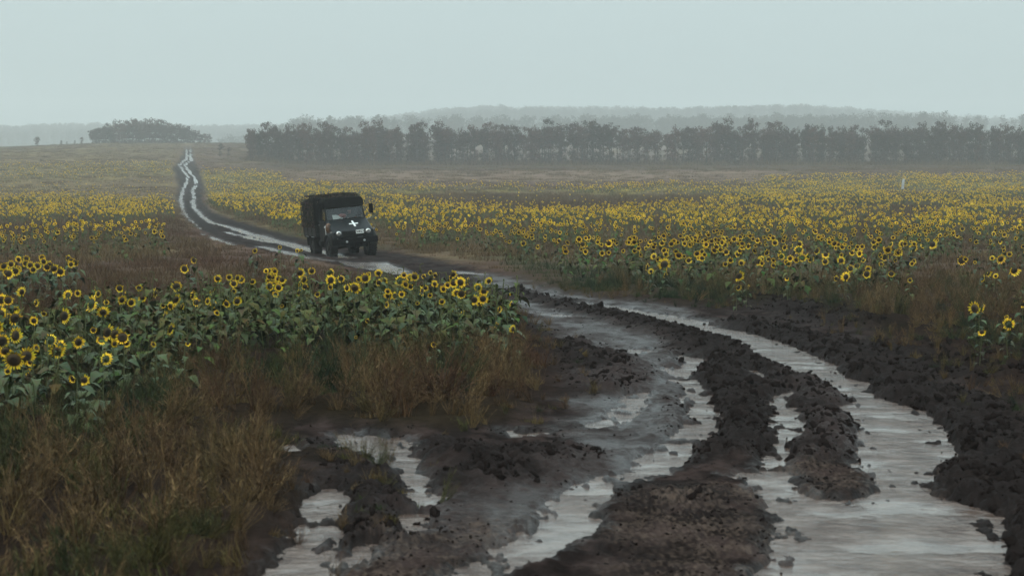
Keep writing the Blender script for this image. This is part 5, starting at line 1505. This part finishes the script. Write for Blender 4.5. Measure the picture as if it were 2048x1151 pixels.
def dash_things():
    # a sheet lying against the windscreen, and a reddish bundle beside it
    n = 9; V, Fc = [], []
    for i in range(n):
        for j in range(5):
            a, b_ = i / (n - 1), j / 4
            V.append((-.30 + .50 * a - .25, -1.07 + .15 * b_, .0 + .24 * b_ * (1 - .65 * a ** 2) + .012 * math.sin(a * 9 + b_ * 4)))
    for i in range(n - 1):
        for j in range(4): Fc.append((i * 5 + j, (i + 1) * 5 + j, (i + 1) * 5 + j + 1, i * 5 + j + 1))
    me = bpy.data.meshes.new('paper_sheet'); me.from_pydata(V, [], Fc); me.materials.append(M_WHITE); me.update()
    o = link('paper_sheet', me); tag(o, 'pale sheet of paper leaning behind the truck windscreen', 'paper'); o.matrix_world = TM @ Matrix.Translation((-.05, .02, 1.84))
    bm = bmesh.new(); bmesh.ops.create_icosphere(bm, subdivisions=3, radius=1)
    for v in bm.verts:
        k = 1 + .22 * float(gnoise(np.array([v.co.x * 1.7]), np.array([v.co.y * 1.7 + v.co.z]), 3)[0]); v.co = Vector((v.co.x * .20 * k, v.co.y * .11 * k, v.co.z * .12 * k))
    o = bm_obj('cloth_bundle', bm, simple('reddish_cloth', (.34, .11, .09), .8, bump=.3), None, True); o.matrix_world = TM @ Matrix.Translation((-.10, -.86, 1.98))
    tag(o, 'reddish bundle on the dashboard beside the white sheet', 'bundle')
dash_things()

# ------------------------------------------------------------------ white marker post in the right field
def post():
    Y = 235.0; x = (1801 - CX) / F * Y
    dd = ray(1801, 358); zt = CAMZ + dd[2] * Y; zb = float(base_z(x, Y)); H = max(1.6, zt - zb)
    P = bpy.data.objects.new('marker_post', None); COL.objects.link(P); P.location = (x, Y, zb); P.rotation_euler = (0, R(5), 0)
    tag(P, 'white topped marker post standing alone among the right field sunflowers', 'post')
    bm = bmesh.new(); cyl(bm, (0, 0, H * .33), .03, H * .70, 'Z', 10); bm_obj('pole', bm, M_RIM, P, True)
    bm = bmesh.new(); prism(bm, [(-.10, H * .66), (-.12, H * .98), (.02, H * 1.01), (.12, H * .98), (.10, H * .66)], -.15, .15, lambda i: .04 if i in (1, 2, 3) else 0)
    bm_obj('white_sleeve', bm, simple('faded_white', (.36, .38, .40), .7, noise=.2, nscale=5), P, bevel=.02)
post()

# ------------------------------------------------------------------ mist
def haze():
    bm = bmesh.new(); box(bm, (0, 0, 0), (2, 2, 2))
    zlo, zhi = CAMZ - 12.0, CAMZ + 118.0
    for v in bm.verts: v.co = Vector((v.co.x * 4900, v.co.y * 4900, zhi if v.co.z > 0 else zlo))
    m = bpy.data.materials.new('mist'); m.use_nodes = True; n, l = m.node_tree.nodes, m.node_tree.links; n.clear()
    o = n.new('ShaderNodeOutputMaterial'); pv = n.new('ShaderNodeVolumePrincipled')
    pv.inputs['Color'].default_value = (.975, .985, .975, 1); pv.inputs['Density'].default_value = HAZE_DENSITY; pv.inputs['Anisotropy'].default_value = .2
    l.new(pv.outputs[0], o.inputs['Volume'])
    h = bm_obj('haze', bm, m); tag(h, 'even grey morning mist over the whole land', kind='stuff')
haze()
